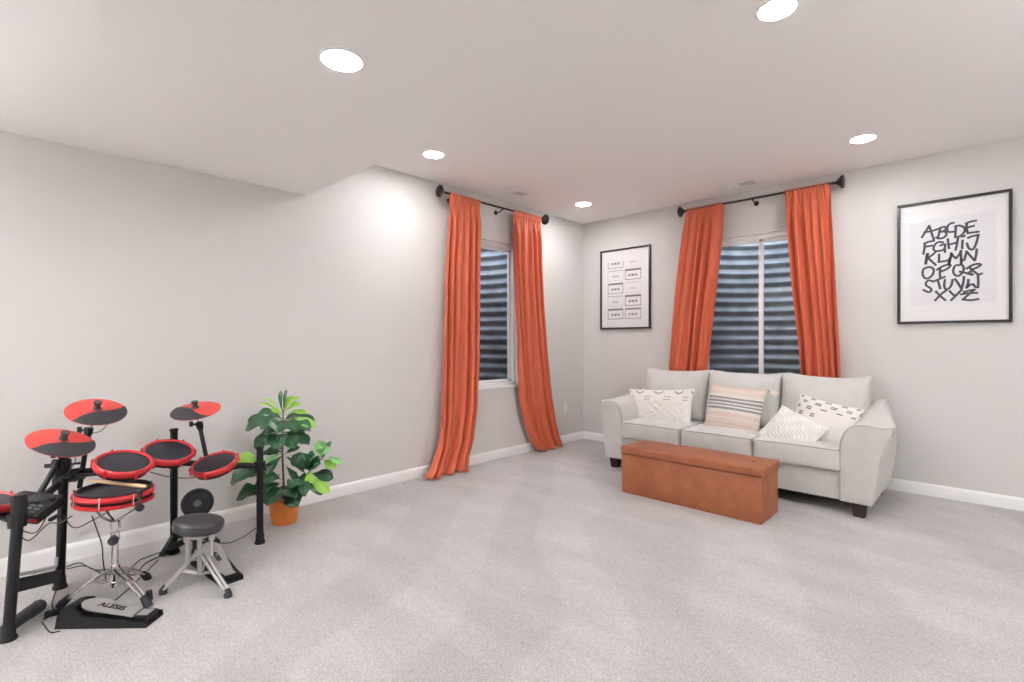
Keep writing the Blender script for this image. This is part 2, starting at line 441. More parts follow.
# ================================================================ CEILING VENTS
def vent(cx, cy, sx, sy, label):
    t = thing('ceiling_vent', (cx, cy, HI), label, 'vent', None)
    b = bm_new(); fr = .022; z0, z1 = HI - .007, HI - .0005
    box(b, (cx - sx / 2, cy - sy / 2, z0), (cx + sx / 2, cy - sy / 2 + fr, z1), .002); box(b, (cx - sx / 2, cy + sy / 2 - fr, z0), (cx + sx / 2, cy + sy / 2, z1), .002)
    box(b, (cx - sx / 2, cy - sy / 2, z0), (cx - sx / 2 + fr, cy + sy / 2, z1), .002); box(b, (cx + sx / 2 - fr, cy - sy / 2, z0), (cx + sx / 2, cy + sy / 2, z1), .002)
    obj('vent_frame', b, 'trim', t)
    b = bm_new()
    lx = sx > sy; L_, S_ = (sx, sy) if lx else (sy, sx); n = 7
    for half in (-1, 1):
        for i in range(n):
            o = -S_ / 2 + fr + (S_ - 2 * fr) * (i + .5) / n
            c0, c1 = (half * .004, half * (L_ / 2 - fr)); c0, c1 = min(c0, c1), max(c0, c1)
            T = Matrix.Translation((cx, cy, HI - .0045)) @ (Matrix.Identity(4) if lx else Matrix.Rotation(PI / 2, 4, 'Z')) @ Matrix.Translation((0, o, 0)) @ Matrix.Rotation(.5 * half, 4, 'X')
            box(b, (c0, -.0055, -.0006), (c1, .0055, .0006), 0, T)
    obj('louvre_slats', b, 'trim', t, smooth=False)
    b = bm_new(); box(b, (cx - sx / 2 + fr * .8, cy - sy / 2 + fr * .8, HI - .0012), (cx + sx / 2 - fr * .8, cy + sy / 2 - fr * .8, HI - .0004)); obj('duct_opening', b, M_DUCT, t, smooth=False)
M_DUCT = mat('duct_shade', (.60, .59, .58), .8)
vent(.333, -1.59, .16, .30, 'white ceiling vent above the curtains of the left window')
vent(2.035, -.295, .30, .16, 'white ceiling vent above the window behind the sofa')

# ================================================================ CURTAINS
def finial(b, p, d, big=.058):
    d = Vector(d)
    lathe(b, [(.008, 0), (.014, .004), (.014, .014), (.009, .02), (.012, .03), (.026, .05), (big, .078), (big + .002, .086), (big - .006, .092), (.02, .098), (.004, .100)], placed(p, d), 8)
def rod(p0, p1, nrm, label, brackets):
    p0 = Vector(p0); p1 = Vector(p1); n = Vector(nrm)
    t = thing('curtain_rod', (p0 + p1) / 2, label, 'curtain rod')
    b = bm_new(); tube(b, [p0, p1], .0105, 14); obj('rod', b, 'bronze', t)
    d = (p1 - p0).normalized()
    for p, s in ((p0, -1), (p1, 1)):
        b = bm_new(); finial(b, p, d * s); obj('finial', b, 'bronze', t, angle=25)
    for k in brackets:
        q = p0.lerp(p1, k); b = bm_new(); w = q - n * (q.dot(n)) if True else q
        w = q.copy()
        for i in range(3):
            if abs(n[i]) > .5: w[i] = 0
        lathe(b, [(.024, 0), (.024, .006), (.014, .010)], placed(w + Vector((0, 0, -.03)), n), 16)
        tube(b, spline([w + n * .006 + Vector((0, 0, -.03)), w.lerp(q, .55) + Vector((0, 0, -.032)), q + Vector((0, 0, -.016))], 5), .0055, 8)
        tube(b, [q + Vector((0, 0, -.022)) , q + Vector((0, 0, -.010))], .009, 10)
        obj('bracket', b, 'bronze', t)
ROD = .105
rodL = (onx(447, 194.5, ROD), onx(542, 216, ROD))
zL = 2.625
rod((ROD, -2.295, zL), (ROD, -.955, zL), (1, 0, 0), 'dark metal curtain rod with flared finials above the window on the left wall', (.08, .55, .93))
zR = 2.632
rod((1.435, -ROD, zR), (2.75, -ROD, zR), (0, -1, 0), 'dark metal curtain rod with flared finials above the window behind the sofa', (.04, .5, .95))

def interp(tab, y):
    """tab sorted by y: (y, x)"""
    if y <= tab[0][0]: return tab[0][1]
    for (a, p), (c, q) in zip(tab, tab[1:]):
        if y <= c:
            t = (y - a) / (c - a); return p + (q - p) * t
    return tab[-1][1]
def curtain(P, zr, left, right, nf, seed, label, zbot, flare=(0, 0), amp=.028, puddle=0.0):
    """left/right: tables (z, s) from the floor up; P(s,d,z)->world; d = distance off the wall"""
    rnd = random.Random(seed)
    ns, nz = nf * 14, 90
    ph = [rnd.uniform(-.5, .5) for _ in range(6)]; am = [rnd.uniform(.65, 1.25) for _ in range(nf + 2)]
    left = sorted(left); right = sorted(right)
    b = bm_new(); g = []; top = zr + .018
    zz = [zbot + (top - zbot) * (i / nz) ** 1.0 for i in range(nz + 1)]
    uvl = b.loops.layers.uv.new('UVMap')
    for z in zz:
        row = []; a, c = interp(left, z), interp(right, z)
        k = (z - zbot) / (top - zbot)
        for i in range(ns + 1):
            u = i / ns
            uu = u + .050 * math.sin(2 * PI * (u * 1.3 + ph[0] + .35 * k)) * (1 - .4 * k) + .012 * math.sin(2 * PI * (3.2 * u + ph[1] + 0.5 * k))
            f = uu * nf
            w = am[int(max(0, min(nf, f)))] if False else 1.0
            fold = math.cos(2 * PI * f + .6 * math.sin(2 * PI * (k * .6 + ph[2])))
            sharp = math.copysign(abs(fold) ** .7, fold)
            am_k = amp * (1.0 - .35 * k) * (.8 + .35 * math.sin(2 * PI * (uu * 1.3 + ph[3])))
            # gathering near the rod: finer pleats, pinned to the rod
            near = max(0, min(1, (k - .90) / .07))
            fine = .007 * math.cos(2 * PI * f * 2.6 + 1)
            d = ROD + am_k * sharp * (1 - near) + fine * near + flare[1] * max(0, 1 - k / .12) ** 2
            if abs(z - zr) < .013: d = ROD + .0135 + fine * .3 
            s = a + (c - a) * u + .005 * math.sin(2 * PI * f * 2 + 1) * (1 - k) 
            zz_ = z + (.004 * math.cos(2 * PI * f * 2.6 + 2) if z > zr + .005 else 0)
            if k < .045 and puddle:
                q = 1 - k / .045; d += puddle * q * (.6 + .4 * math.cos(2 * PI * f)); zz_ = max(.006, zz_ + .008 * (1 + math.cos(2 * PI * f * .5)) * q)
            row.append((b.verts.new(P(s, d, zz_)), u * 1.4, z))
        g.append(row)
    for i in range(nz):
        for j in range(ns):
            q = (g[i][j], g[i][j + 1], g[i + 1][j + 1], g[i + 1][j])
            f = b.faces.new([v[0] for v in q])
            for l, v in zip(f.loops, q): l[uvl].uv = (v[1], v[2])
    o = obj('curtain', b, 'curtain', angle=0)
    mod = o.modifiers.new('cloth_thickness', 'SOLIDIFY'); mod.thickness = .003; mod.offset = 0
    recenter(o, P((interp(left, 1) + interp(right, 1)) / 2, ROD, zbot))
    # hem line near the bottom is part of the same cloth
    tag(o, label, 'curtain', 'coral curtains')
C1 = lambda s, d, z: Vector((d, s, z))
C2 = lambda s, d, z: Vector((s, -d, z))
def tabx(pts): return [((v := onx(x, y, ROD)).z, v.y) for x, y in pts]
def taby(pts): return [((v := ony(x, y, -ROD)).z, v.x) for x, y in pts]
curtain(C1, zL, [(2.65, -2.262), (2.3, -2.275), (1.9, -2.305), (1.3, -2.325), (.9, -2.345), (.5, -2.365), (.25, -2.405), (.1, -2.47), (0, -2.57)],
        [(2.65, -1.875), (2.3, -1.885), (1.5, -1.895), (1.0, -1.91), (.6, -1.94), (.3, -1.995), (.1, -2.07), (0, -2.12)], 5, 3,
        'coral orange curtain at the left end of the left wall rod, hem on the carpet', .008, amp=.052, puddle=.05)
curtain(C1, zL, [(2.65, -1.40), (2.1, -1.385), (1.6, -1.36), (1.1, -1.325), (.6, -1.275), (.35, -1.20), (.15, -1.10), (0, -1.0)],
        [(2.65, -.945), (2.1, -.94), (1.6, -.91), (1.1, -.86), (.6, -.79), (.3, -.72), (.1, -.645), (0, -.62)], 5, 8,
        'coral orange curtain at the right end of the left wall rod, beside the outlet', .008, amp=.048, puddle=.03)
curtain(C2, zR, [(2.65, 1.425), (2.2, 1.36), (1.7, 1.30), (1.2, 1.255), (.9, 1.225), (0, 1.17)],
        [(2.65, 1.815), (2.35, 1.805), (1.9, 1.755), (1.4, 1.70), (.95, 1.66), (0, 1.60)], 5, 5,
        'coral orange curtain panel at the left end of the rod behind the sofa', .012, amp=.046)
curtain(C2, zR, [(2.65, 2.375), (2.2, 2.405), (1.7, 2.445), (1.2, 2.50), (.9, 2.52), (0, 2.56)],
        [(2.65, 2.74), (2.2, 2.765), (1.7, 2.79), (1.2, 2.815), (.9, 2.83), (0, 2.87)], 5, 11,
        'coral orange curtain panel at the right end of the rod behind the sofa', .012, amp=.046)

# ================================================================ PICTURES
def ribbon(b, pts, w, Y, ends=True):
    """brush stroke: a flat ribbon of width w on plane y=Y; pts are (x,z)"""
    pts = [Vector((p[0], p[1])) for p in pts]; L_, R_ = [], []
    n = len(pts)
    for i, p in enumerate(pts):
        d = pts[min(i + 1, n - 1)] - pts[max(i - 1, 0)]
        if d.length < 1e-9: d = Vector((1, 0))
        d.normalize(); q = Vector((-d.y, d.x)) * w / 2
        e = d * (w * .35) * (-1 if i == 0 else (1 if i == n - 1 else 0))
        L_.append(b.verts.new((p.x + q.x + e.x, Y, p.y + q.y + e.y))); R_.append(b.verts.new((p.x - q.x + e.x, Y, p.y - q.y + e.y)))
    for i in range(n - 1): b.faces.new((L_[i], L_[i + 1], R_[i + 1], R_[i]))
def picture(x0, x1, z0, z1, fw, dep, name, label, bg):
    t = thing(name, ((x0 + x1) / 2, 0, z0), label, 'picture')
    b = bm_new()
    for (a, c) in (((x0, z0), (x1, z0 + fw)), ((x0, z1 - fw), (x1, z1)), ((x0, z0 + fw), (x0 + fw, z1 - fw)), ((x1 - fw, z0 + fw), (x1, z1 - fw))):
        box(b, (a[0], -dep, a[1]), (c[0], -.002, c[1]), .002)
    obj('picture_frame', b, 'frame', t)
    b = bm_new(); box(b, (x0 + fw * .8, -dep * .45, z0 + fw * .8), (x1 - fw * .8, -.004, z1 - fw * .8)); obj('mat_board', b, bg, t, smooth=False)
    b = bm_new(); box(b, (x0 + fw * .8, -dep * .85, z0 + fw * .8), (x1 - fw * .8, -dep * .85 + .002, z1 - fw * .8)); obj('picture_glass', b, 'picglass', t, smooth=False)
    return t
# --- alphabet
pb = picture(3.203, 3.880, 1.385, 2.368, .020, .030, 'framed_alphabet_print', 'large framed print of hand-painted alphabet letters on the wall right of the sofa', 'white_mat')
b = bm_new(); box(b, (3.285, -.0145, 1.535), (3.795, -.0128, 2.225)); obj('print_sheet', b, 'paper', pb, smooth=False)
ST = []   # strokes in survey crops: (origin y, list of strokes)
S1 = [
 # A
 [(80,320),(130,240),(180,160)], [(180,160),(210,250),(245,355)], [(110,250),(200,235),(300,205),(345,190)],
 # B
 [(330,190),(318,250),(300,325)], [(330,190),(380,175),(410,195),(390,225),(330,245)], [(335,245),(395,240),(415,280),(380,320),(320,335),(275,320)],
 # C
 [(515,120),(470,130),(430,170),(425,215),(450,245),(520,240)],
 # D
 [(545,170),(540,240),(535,315)], [(530,170),(590,158),(650,180),(668,220),(640,270),(590,305),(530,318)],
 # E
 [(820,90),(740,105),(680,130)], [(690,130),(690,190),(705,260)], [(690,185),(740,175),(790,160)], [(710,260),(780,250),(855,240)],
 # F
 [(120,400),(115,470),(100,545)], [(120,400),(170,380),(245,365)], [(120,445),(170,440),(220,430)],
 # G
 [(370,385),(300,385),(250,430),(240,480),(270,505),(340,500),(385,480)], [(330,430),(370,415),(405,415)], [(395,420),(395,470),(395,520)],
 # H
 [(435,340),(440,400),(450,470)], [(575,310),(560,400),(540,490)], [(445,415),(500,405),(560,385)],
 # i
 [(635,360),(632,410),(630,470)], [(625,310),(650,305),(665,295)],
 # J
 [(710,325),(780,300),(855,285)], [(850,290),(830,370),(800,450),(765,485),(720,465),(695,400)],
 # K
 [(165,540),(150,600),(135,680)], [(275,510),(220,560),(160,600)],
 # L
 [(315,550),(315,600),(310,655)], [(310,655),(370,645),(430,635)],
 # M
 [(450,680),(470,600),(480,535)], [(480,535),(510,575),(545,605)], [(545,605),(585,560),(615,500)], [(612,500),(615,590),(615,680)],
 # N
 [(655,630),(675,570),(690,510)], [(690,510),(740,570),(800,635)], [(800,635),(820,560),(828,480)],
]
S2 = [
 [(150,0),(140,60),(130,135)], [(160,50),(210,95),(270,150)],
 [(455,60),(450,110),(440,150)], [(615,60),(622,100),(620,130)],
 # O
 [(165,180),(110,200),(90,250),(100,305),(140,335),(195,315),(235,265),(240,210),(205,180),(165,180)],
 # P
 [(285,215),(340,180),(410,150),(465,145),(460,175),(410,210),(340,240)], [(330,190),(325,260),(330,320)],
 # Q
 [(590,150),(535,160),(510,210),(515,265),(560,300),(610,280),(645,230),(650,180),(620,145),(590,150)], [(595,240),(650,250),(700,265)],
 # R
 [(690,200),(750,160),(830,135),(885,145),(840,180),(770,210)], [(740,190),(755,230),(700,265)], [(700,265),(770,285),(760,265)], [(775,225),(820,260),(860,285)], [(850,285),(900,265)],
 # S
 [(235,375),(180,360),(140,385),(140,430),(190,460),(210,495),(170,520),(100,490)],
 # T
 [(230,380),(310,345),(395,310)], [(300,365),(315,420),(330,470)],
 # U
 [(395,350),(385,420),(400,475),(440,475),(480,430),(500,350)],
 # V
 [(530,340),(575,400),(620,470)], [(620,470),(645,390),(655,310)],
 # W
 [(715,350),(710,400),(690,460)], [(690,460),(740,420),(780,415)], [(780,410),(810,450),(845,455)], [(845,455),(850,370),(845,290)],
 # X
 [(270,510),(330,570),(400,630)], [(415,495),(340,550),(260,635)],
 # Y
 [(460,505),(490,540),(530,570)], [(620,490),(550,560),(480,630)],
 # Z
 [(650,520),(720,500),(800,485)], [(800,485),(720,550),(640,620)], [(610,550),(720,535),(835,530)], [(635,620),(740,630),(850,615)],
]
b = bm_new(); Yk = -.0150
for S, oy in ((S1, 214), (S2, 254)):
    for st in S:
        wp = [ony(916 + x / 13.64, oy + y / 13.64, Yk) for x, y in st]
        sp = spline([(p.x, p.z, 0) for p in wp], 6)
        ribbon(b, [(p.x, p.y) for p in sp], .0155, Yk)
obj('painted_letters', b, 'ink', pb, smooth=False)
# --- cassettes
pa = picture(.277, .955, 1.388, 2.350, .020, .028, 'framed_cassette_print', 'framed print with ten drawn cassette tapes, on the wall left of the sofa', 'white_mat')
X0, X1, Z0, Z1 = .370, .845, 1.505, 2.205
cw, chh = (X1 - X0) / 2, (Z1 - Z0) / 4.55
def rect(b, xa, xb, za, zb, Y, t=.0006):
    box(b, (xa, Y - t, za), (xb, Y, zb))
styles = [['ink_slate', 'ink_pink'], ['ink_mist', 'ink_brown'], ['ink_slate', 'ink_pink'], ['ink_mist', 'ink_brown'], ['ink_slate', 'ink_grey']]
M['ink_mist'] = mat('pale_grey_ink', (.55, .54, .56), .7)
for r_ in range(5):
    for c_ in range(2):
        st = styles[r_][c_]
        light = st in ('ink_mist', 'ink_pink')
        xa = X0 + cw * c_ + .012; xb = X0 + cw * (c_ + 1) - .012
        zt = Z1 + chh * .30 - chh * r_ - .008 * 0; zb = zt - chh + .026
        zt_c, zb_c = min(zt, Z1), max(zb, Z0)
        b = bm_new(); lw = .004 if light else .007; Y = -.0128
        if zt <= Z1: rect(b, xa, xb, zt - (.012 if light else .022), zt, Y)
        if zb >= Z0: rect(b, xa, xb, zb, zb + lw, Y)
        rect(b, xa, xa + lw, zb_c, zt_c, Y); rect(b, xb - lw, xb, zb_c, zt_c, Y)
        mz = (zt - .02 + zb) / 2; mx = (xa + xb) / 2
        # reel window: a rounded bar with two hubs and a dark middle
        hw = .062 if not light else .045
        for k in (-1, 1):
            lathe(b, [(.0125, 0), (.0125, .0006)], placed((mx + k * hw * .72, Y, mz), (0, -1, 0)), 14)
        rect(b, mx - hw, mx + hw, mz + .010, mz + .0125, Y - .0001); rect(b, mx - hw, mx + hw, mz - .0125, mz - .010, Y - .0001)
        rect(b, mx - .016, mx + .016, mz - .009, mz + .009, Y - .0001)
        obj('cassette_drawing', b, st, pa, smooth=False)

# ================================================================ OUTLET
t = thing('wall_outlet', (0, -.372, .365), 'white duplex wall outlet low on the left wall near the room corner', 'outlet')
b = bm_new(); box(b, (.0005, -.409, .365), (.006, -.335, .482), .002); obj('cover_plate', b, 'outlet', t)
for zc in (.400, .447):
    b = bm_new(); box(b, (.005, -.389, zc - .014), (.0085, -.355, zc + .014), .002); s = obj('socket', b, 'outlet', t)
    b = bm_new(); box(b, (.0083, -.381, zc - .006), (.0088, -.378, zc + .008)); box(b, (.0083, -.367, zc - .006), (.0088, -.364, zc + .008)); obj('slot', b, 'slot', s, smooth=False)

# ================================================================ SOFA
XC = 2.09
sofa = thing('three_seat_sofa', (XC, -.6, 0), 'light grey three seat sofa with flared arms under the window', 'sofa')
YFt, YBk = -1.02, -.16
b = bm_new(); box(b, (1.04, YFt + .02, .10), (3.14, YBk, .310), .012); obj('base_frame', b, 'sofa', sofa)
b = bm_new()
rbox(b, (1.20, -.36, .30), (2.98, YBk, .80), .05); obj('back_frame', b, 'sofa', sofa)
prof = [(2.985, .10), (2.985, .30), (2.986, .46), (2.992, .53), (3.012, .59), (3.052, .633), (3.112, .652), (3.172, .648), (3.225, .640), (3.262, .648), (3.283, .652), (3.292, .640), (3.283, .600), (3.258, .545), (3.232, .48), (3.215, .40), (3.203, .28), (3.172, .10)]
def arm_sections(side):
    fine = [(p.x, p.y) for p in spline([(x, z, 0) for x, z in prof[1:]], 3)]
    fine = [prof[0]] + fine
    secs = []
    for i in range(19):
        k = i / 18; y = YFt + (YBk - YFt) * k
        rise = .012 * k + .10 * max(0, (k - .25) / .75) ** 1.3
        pts = []
        for x, z in fine:
            hz = max(0, min(1, (z - .44) / .21))
            zz = z + rise * hz
            out = max(0, (x - 3.15) / .14)
            xx = x + out * hz * (.006 * math.sin(PI * min(1, k * 2)) - .17 * max(0, k - .15))
            if k < .001: pass
            pts.append(Vector((xx, y, zz)))
        secs.append(pts)
    if side < 0: secs = [[Vector((2 * XC - (p.x if p.x < 3.17 else 3.17 + (p.x - 3.17) * .5), p.y, p.z)) for p in s] for s in secs]
    return secs
for side, nm in ((-1, 'l'), (1, 'r')):
    S = arm_sections(side); b = bm_new()
    # soft front edge: shrink first ring a little
    c0 = sum(S[0], Vector()) / len(S[0]); first = [p + (c0 - p) * .035 + Vector((0, -.008, 0)) for p in S[0]]
    S2_ = [first] + S
    rows = [[b.verts.new(p) for p in s] for s in S2_]
    for i in range(len(rows) - 1):
        for k in range(len(rows[0])):
            k2 = (k + 1) % len(rows[0]); b.faces.new((rows[i][k], rows[i][k2], rows[i + 1][k2], rows[i + 1][k]))
    b.faces.new(rows[0]); b.faces.new(rows[-1][::-1])
    a = obj('armrest', b, 'sofa', sofa, angle=50)
    b = bm_new(); tube(b, [p + Vector((0, -.002, 0)) for p in S[0][3:35]], .0036, 8); obj('piping', b, 'sofa_pipe', a)
# seat cushions
xs = [1.185, 1.787, 2.393, 2.992]
for i in range(3):
    def crown(p, u, v, w):
        if w > 0: p.z += .016 * (1 - u * u) * (1 - v * v) * w
        if v < 0: p.y -= .012 * (1 - u * u) * (1 - w * w)
        return p
    b = bm_new(); rbox(b, (xs[i] + .003, -1.04, .304), (xs[i + 1] - .003, -.30, .470), .028, crown); c = obj('seat_cushion', b, 'sofa', sofa, angle=0)
    b = bm_new(); z = .459; x0, x1 = xs[i] + .012, xs[i + 1] - .012
    tube(b, spline([(x0, -.6, z), (x0, -1.0, z), (x0 + .02, -1.033, z), ((x0 + x1) / 2, -1.039, z + .004), (x1 - .02, -1.033, z), (x1, -1.0, z), (x1, -.6, z)], 5), .0042, 8)
    tube(b, spline([(x0, -.98, .316), (x0 + .02, -1.033, .316), ((x0 + x1) / 2, -1.036, .316), (x1 - .02, -1.033, .316), (x1, -.98, .316)], 5), .0042, 8)
    obj('piping', b, 'sofa_pipe', c)
# back cushions: loose, pointed upper corners
bx_ = [1.10, 1.775, 2.425, 3.07]
for i in range(3):
    ph = i * 1.7
    def puff(p, u, v, w, i=i, ph=ph):
        q = (1 - u ** 4) * (1 - w ** 4)
        p.y += v * .05 * q if v < 0 else 0
        p.y += -.045 * q if v < 0 else 0
        if w > 0: p.z += w * (.034 * abs(u) ** 5 - .012 * (1 - u * u)) + .004 * math.sin(3 * u + ph)
        p.x += u * .030 * max(0, w) ** 5 * abs(u) ** 3
        p.y += .15 * max(0, (w + 1) / 2)          # leans back
        p.y += .006 * math.sin(5 * u + ph) * math.sin(4 * w + ph)
        if i != 1:
            e = max(0, u * (1 if i == 2 else -1)) ** 3
            p.z -= .10 * e * max(0, -w)  * 0
        return p
    b = bm_new(); rbox(b, (bx_[i] + .004, -.53, .465), (bx_[i + 1] - .004, -.34, .945), .055, puff, 8); c = obj('back_cushion', b, 'sofa', sofa, angle=0)
    b = bm_new(); x0, x1 = bx_[i] + .012, bx_[i + 1] - .012
    def topc(x):
        u = (x - (x0 + x1) / 2) / ((x1 - x0) / 2); return (x + u * .012, -.285, .945 + .028 * abs(u) ** 5 - .012 * (1 - u * u) - .004)
    tube(b, [topc(x0 + (x1 - x0) * (.06 + .88 * k / 14)) for k in range(15)], .004, 8); obj('piping', b, 'sofa', c)
# feet
for fx, fy in ((1.085, -.955), (3.095, -.965), (1.085, -.215), (3.095, -.215), (2.09, -.215)):
    b = bm_new(); top = .045; bot = .034
    m = Matrix.Translation((fx, fy, 0))
    v = [b.verts.new(m @ Vector((sx * h, sy * h, z))) for z, h in ((0, bot), (.104, top)) for sx, sy in ((-1, -1), (1, -1), (1, 1), (-1, 1))]
    b.faces.new(v[:4][::-1]); b.faces.new(v[4:])
    for k in range(4): b.faces.new((v[k], v[(k + 1) % 4], v[4 + (k + 1) % 4], v[4 + k]))
    bmesh.ops.bevel(b, geom=b.edges[:], offset=.003, segments=2, affect='EDGES'); obj('foot', b, 'darkwood', sofa)
b = bm_new(); box(b, (1.16, -.93, .078), (3.02, -.26, .101)); obj('dust_cover', b, 'blackplastic', sofa, smooth=False)

# ================================================================ THROW PILLOWS
def uvnodes(m):
    N, L = nodes_of(m); tc = N.new('ShaderNodeTexCoord'); sp = N.new('ShaderNodeSeparateXYZ'); L.new(tc.outputs['UV'], sp.inputs[0]); return N, L, sp
def math_(N, L, op, a, c=None):
    n = N.new('ShaderNodeMath'); n.operation = op
    for i, q in enumerate((a, c)):
        if q is None: continue
        if isinstance(q, (int, float)): n.inputs[i].default_value = q
        else: L.new(q, n.inputs[i])
    return n.outputs[0]
def pillow_white():
    m = mat('white_woven_pillow', (.80, .79, .76), .9, bump=(120, .6, .006)); return m
def pillow_tribal(seed, diag=False):
    """cream cloth with small black stitched marks, from uv"""
    m = mat('marked_pillow_%d' % seed, (.78, .75, .71), .9, bump=(300, .3, .002)); N, L, sp = uvnodes(m); b_ = N['Principled BSDF']
    u, v = sp.outputs[0], sp.outputs[1]
    if not diag:
        # top band: chevrons; below them pairs of short bars
        f = math_(N, L, 'FRACT', math_(N, L, 'ADD', math_(N, L, 'MULTIPLY', u, 4.0), .5))
        tri = math_(N, L, 'ABSOLUTE', math_(N, L, 'SUBTRACT', f, .5))
        e = math_(N, L, 'SUBTRACT', math_(N, L, 'SUBTRACT', v, .82), math_(N, L, 'MULTIPLY', tri, .34))
        k1 = math_(N, L, 'MULTIPLY', math_(N, L, 'LESS_THAN', math_(N, L, 'ABSOLUTE', e), .028), math_(N, L, 'LESS_THAN', tri, .26))
        dots = math_(N, L, 'LESS_THAN', math_(N, L, 'FRACT', math_(N, L, 'MULTIPLY', u, 60)), .62)
        k1 = math_(N, L, 'MULTIPLY', k1, dots)
        g = math_(N, L, 'ABSOLUTE', math_(N, L, 'SUBTRACT', math_(N, L, 'FRACT', math_(N, L, 'MULTIPLY', u, 4.0)), .5))
        row = math_(N, L, 'LESS_THAN', math_(N, L, 'ABSOLUTE', math_(N, L, 'SUBTRACT', math_(N, L, 'ABSOLUTE', math_(N, L, 'SUBTRACT', v, .70)), .035)), .011)
        k2 = math_(N, L, 'MULTIPLY', row, math_(N, L, 'LESS_THAN', g, .17)); k2 = math_(N, L, 'MULTIPLY', k2, dots)
        k = math_(N, L, 'MAXIMUM', k1, k2)
    else:
        a = math_(N, L, 'MULTIPLY', u, 5.0); c = math_(N, L, 'MULTIPLY', v, 9.0)
        odd = math_(N, L, 'MULTIPLY', math_(N, L, 'MODULO', math_(N, L, 'FLOOR', c), 2.0), .5)
        fa = math_(N, L, 'ABSOLUTE', math_(N, L, 'SUBTRACT', math_(N, L, 'FRACT', math_(N, L, 'ADD', a, odd)), .5))
        fc = math_(N, L, 'ABSOLUTE', math_(N, L, 'SUBTRACT', math_(N, L, 'FRACT', c), .5))
        bar = math_(N, L, 'LESS_THAN', math_(N, L, 'ABSOLUTE', math_(N, L, 'SUBTRACT', fc, .16)), .09)
        k = math_(N, L, 'MULTIPLY', math_(N, L, 'LESS_THAN', fa, .2), bar)
        cols = math_(N, L, 'GREATER_THAN', math_(N, L, 'ADD', math_(N, L, 'LESS_THAN', u, .42), math_(N, L, 'GREATER_THAN', v, .72)), .5)
        k = math_(N, L, 'MULTIPLY', k, cols)
    mx = N.new('ShaderNodeMix'); mx.data_type = 'RGBA'; L.new(k, mx.inputs[0]); mx.inputs[6].default_value = (.78, .75, .71, 1); mx.inputs[7].default_value = (.10, .10, .11, 1)
    L.new(mx.outputs[2], b_.inputs['Base Color']); return m
def pillow_stripe():
    m = mat('striped_pillow', (.7, .6, .5), .9, bump=(260, .4, .003)); N, L, sp = uvnodes(m); b_ = N['Principled BSDF']
    r = N.new('ShaderNodeValToRGB'); r.color_ramp.interpolation = 'CONSTANT'; L.new(sp.outputs[1], r.inputs[0])
    cream, peach, tan, grey = (.72, .69, .64, 1), (.70, .575, .50, 1), (.58, .49, .415, 1), (.27, .27, .28, 1)
    bands = [(0, tan), (.05, cream), (.08, tan), (.17, peach), (.22, tan), (.25, peach), (.33, cream), (.35, peach), (.43, cream), (.46, cream), (.48, grey), (.515, cream), (.54, grey), (.57, cream), (.59, grey), (.63, cream), (.655, grey), (.69, cream), (.75, peach), (.83, cream), (.85, peach), (.92, tan)]
    e = r.color_ramp.elements; e[0].position = 0; e[0].color = bands[0][1]; e[1].position = bands[1][0]; e[1].color = bands[1][1]
    for p, c in bands[2:]:
        n = e.new(p); n.color = c
    L.new(r.outputs[0], b_.inputs['Base Color']); return m
def pillow(name, centre, nrm, up, W, H, T, m, label, tassels=(), tex=None, seed=1):
    z = Vector(nrm).normalized(); y = Vector(up); y = (y - z * y.dot(z)).normalized(); x = y.cross(z)
    mt = Matrix((x, y, z)).transposed().to_4x4(); mt.translation = Vector(centre)
    rnd = random.Random(seed); n = 70
    t = thing(name, Vector(centre) - Vector((0, 0, H / 2)), label, 'pillow', 'throw pillows on the sofa')
    b = bm_new(); uvl = b.loops.layers.uv.new('UVMap')
    def pt(u, v, s):
        px = W / 2 * u * (1 - .07 * (1 - v * v)) ; py = H / 2 * v * (1 - .07 * (1 - u * u))
        th = T / 2 * (max(0, 1 - u * u) ** .55) * (max(0, 1 - v * v) ** .55)
        th *= 1 + .07 * math.sin(3.1 * u + 2.3 * v + seed) + .05 * math.sin(6.7 * u * v + seed * 2)
        if tex: th += tex(u, v) * (1 - u ** 8) * (1 - v ** 8)
        return mt @ Vector((px, py, s * th))
    for s in (1, -1):
        g = [[b.verts.new(pt(math.sin(PI / 2 * (2 * i / n - 1)) * .5 + .5 * (2 * i / n - 1), math.sin(PI / 2 * (2 * j / n - 1)) * .5 + .5 * (2 * j / n - 1), s)) for j in range(n + 1)] for i in range(n + 1)]
        for i in range(n):
            for j in range(n):
                f = b.faces.new((g[i][j], g[i + 1][j], g[i + 1][j + 1], g[i][j + 1]))
                for l, (a, c) in zip(f.loops, ((i, j), (i + 1, j), (i + 1, j + 1), (i, j + 1))): l[uvl].uv = (a / n, c / n)
    bmesh.ops.remove_doubles(b, verts=b.verts[:], dist=.0004)
    cover = obj('pillow_cover', b, m, t, angle=0)
    for (sx, sy, d) in tassels:
        b = bm_new(); p0 = mt @ Vector((sx * W / 2, sy * H / 2, 0)); d = Vector(d)
        tube(b, [p0, p0 + d * .02], .006, 8); tube(b, [p0 + d * .015, p0 + d * .03, p0 + d * .04], [.012, .014, .010], 10)
        for q in range(14):
            a = q * 2.4; rr = .011 * (q / 14) ** .5; o_ = Vector((math.cos(a), math.sin(a) * .6, math.sin(a) * .7))
            tube(b, [p0 + d * .036 + o_ * rr, p0 + d * .065 + o_ * rr * 2.0, p0 + d * .085 + o_ * rr * 2.6], [.004, .0045, .002], 5)
        obj('tassel', b, 'tan_tassel', t)
    return t
tuft = lambda u, v: (.009 * math.sin(38 * u + 9 * math.sin(5 * v)) * math.sin(22 * v + 3 * math.sin(7 * u))) if v < .28 else 0
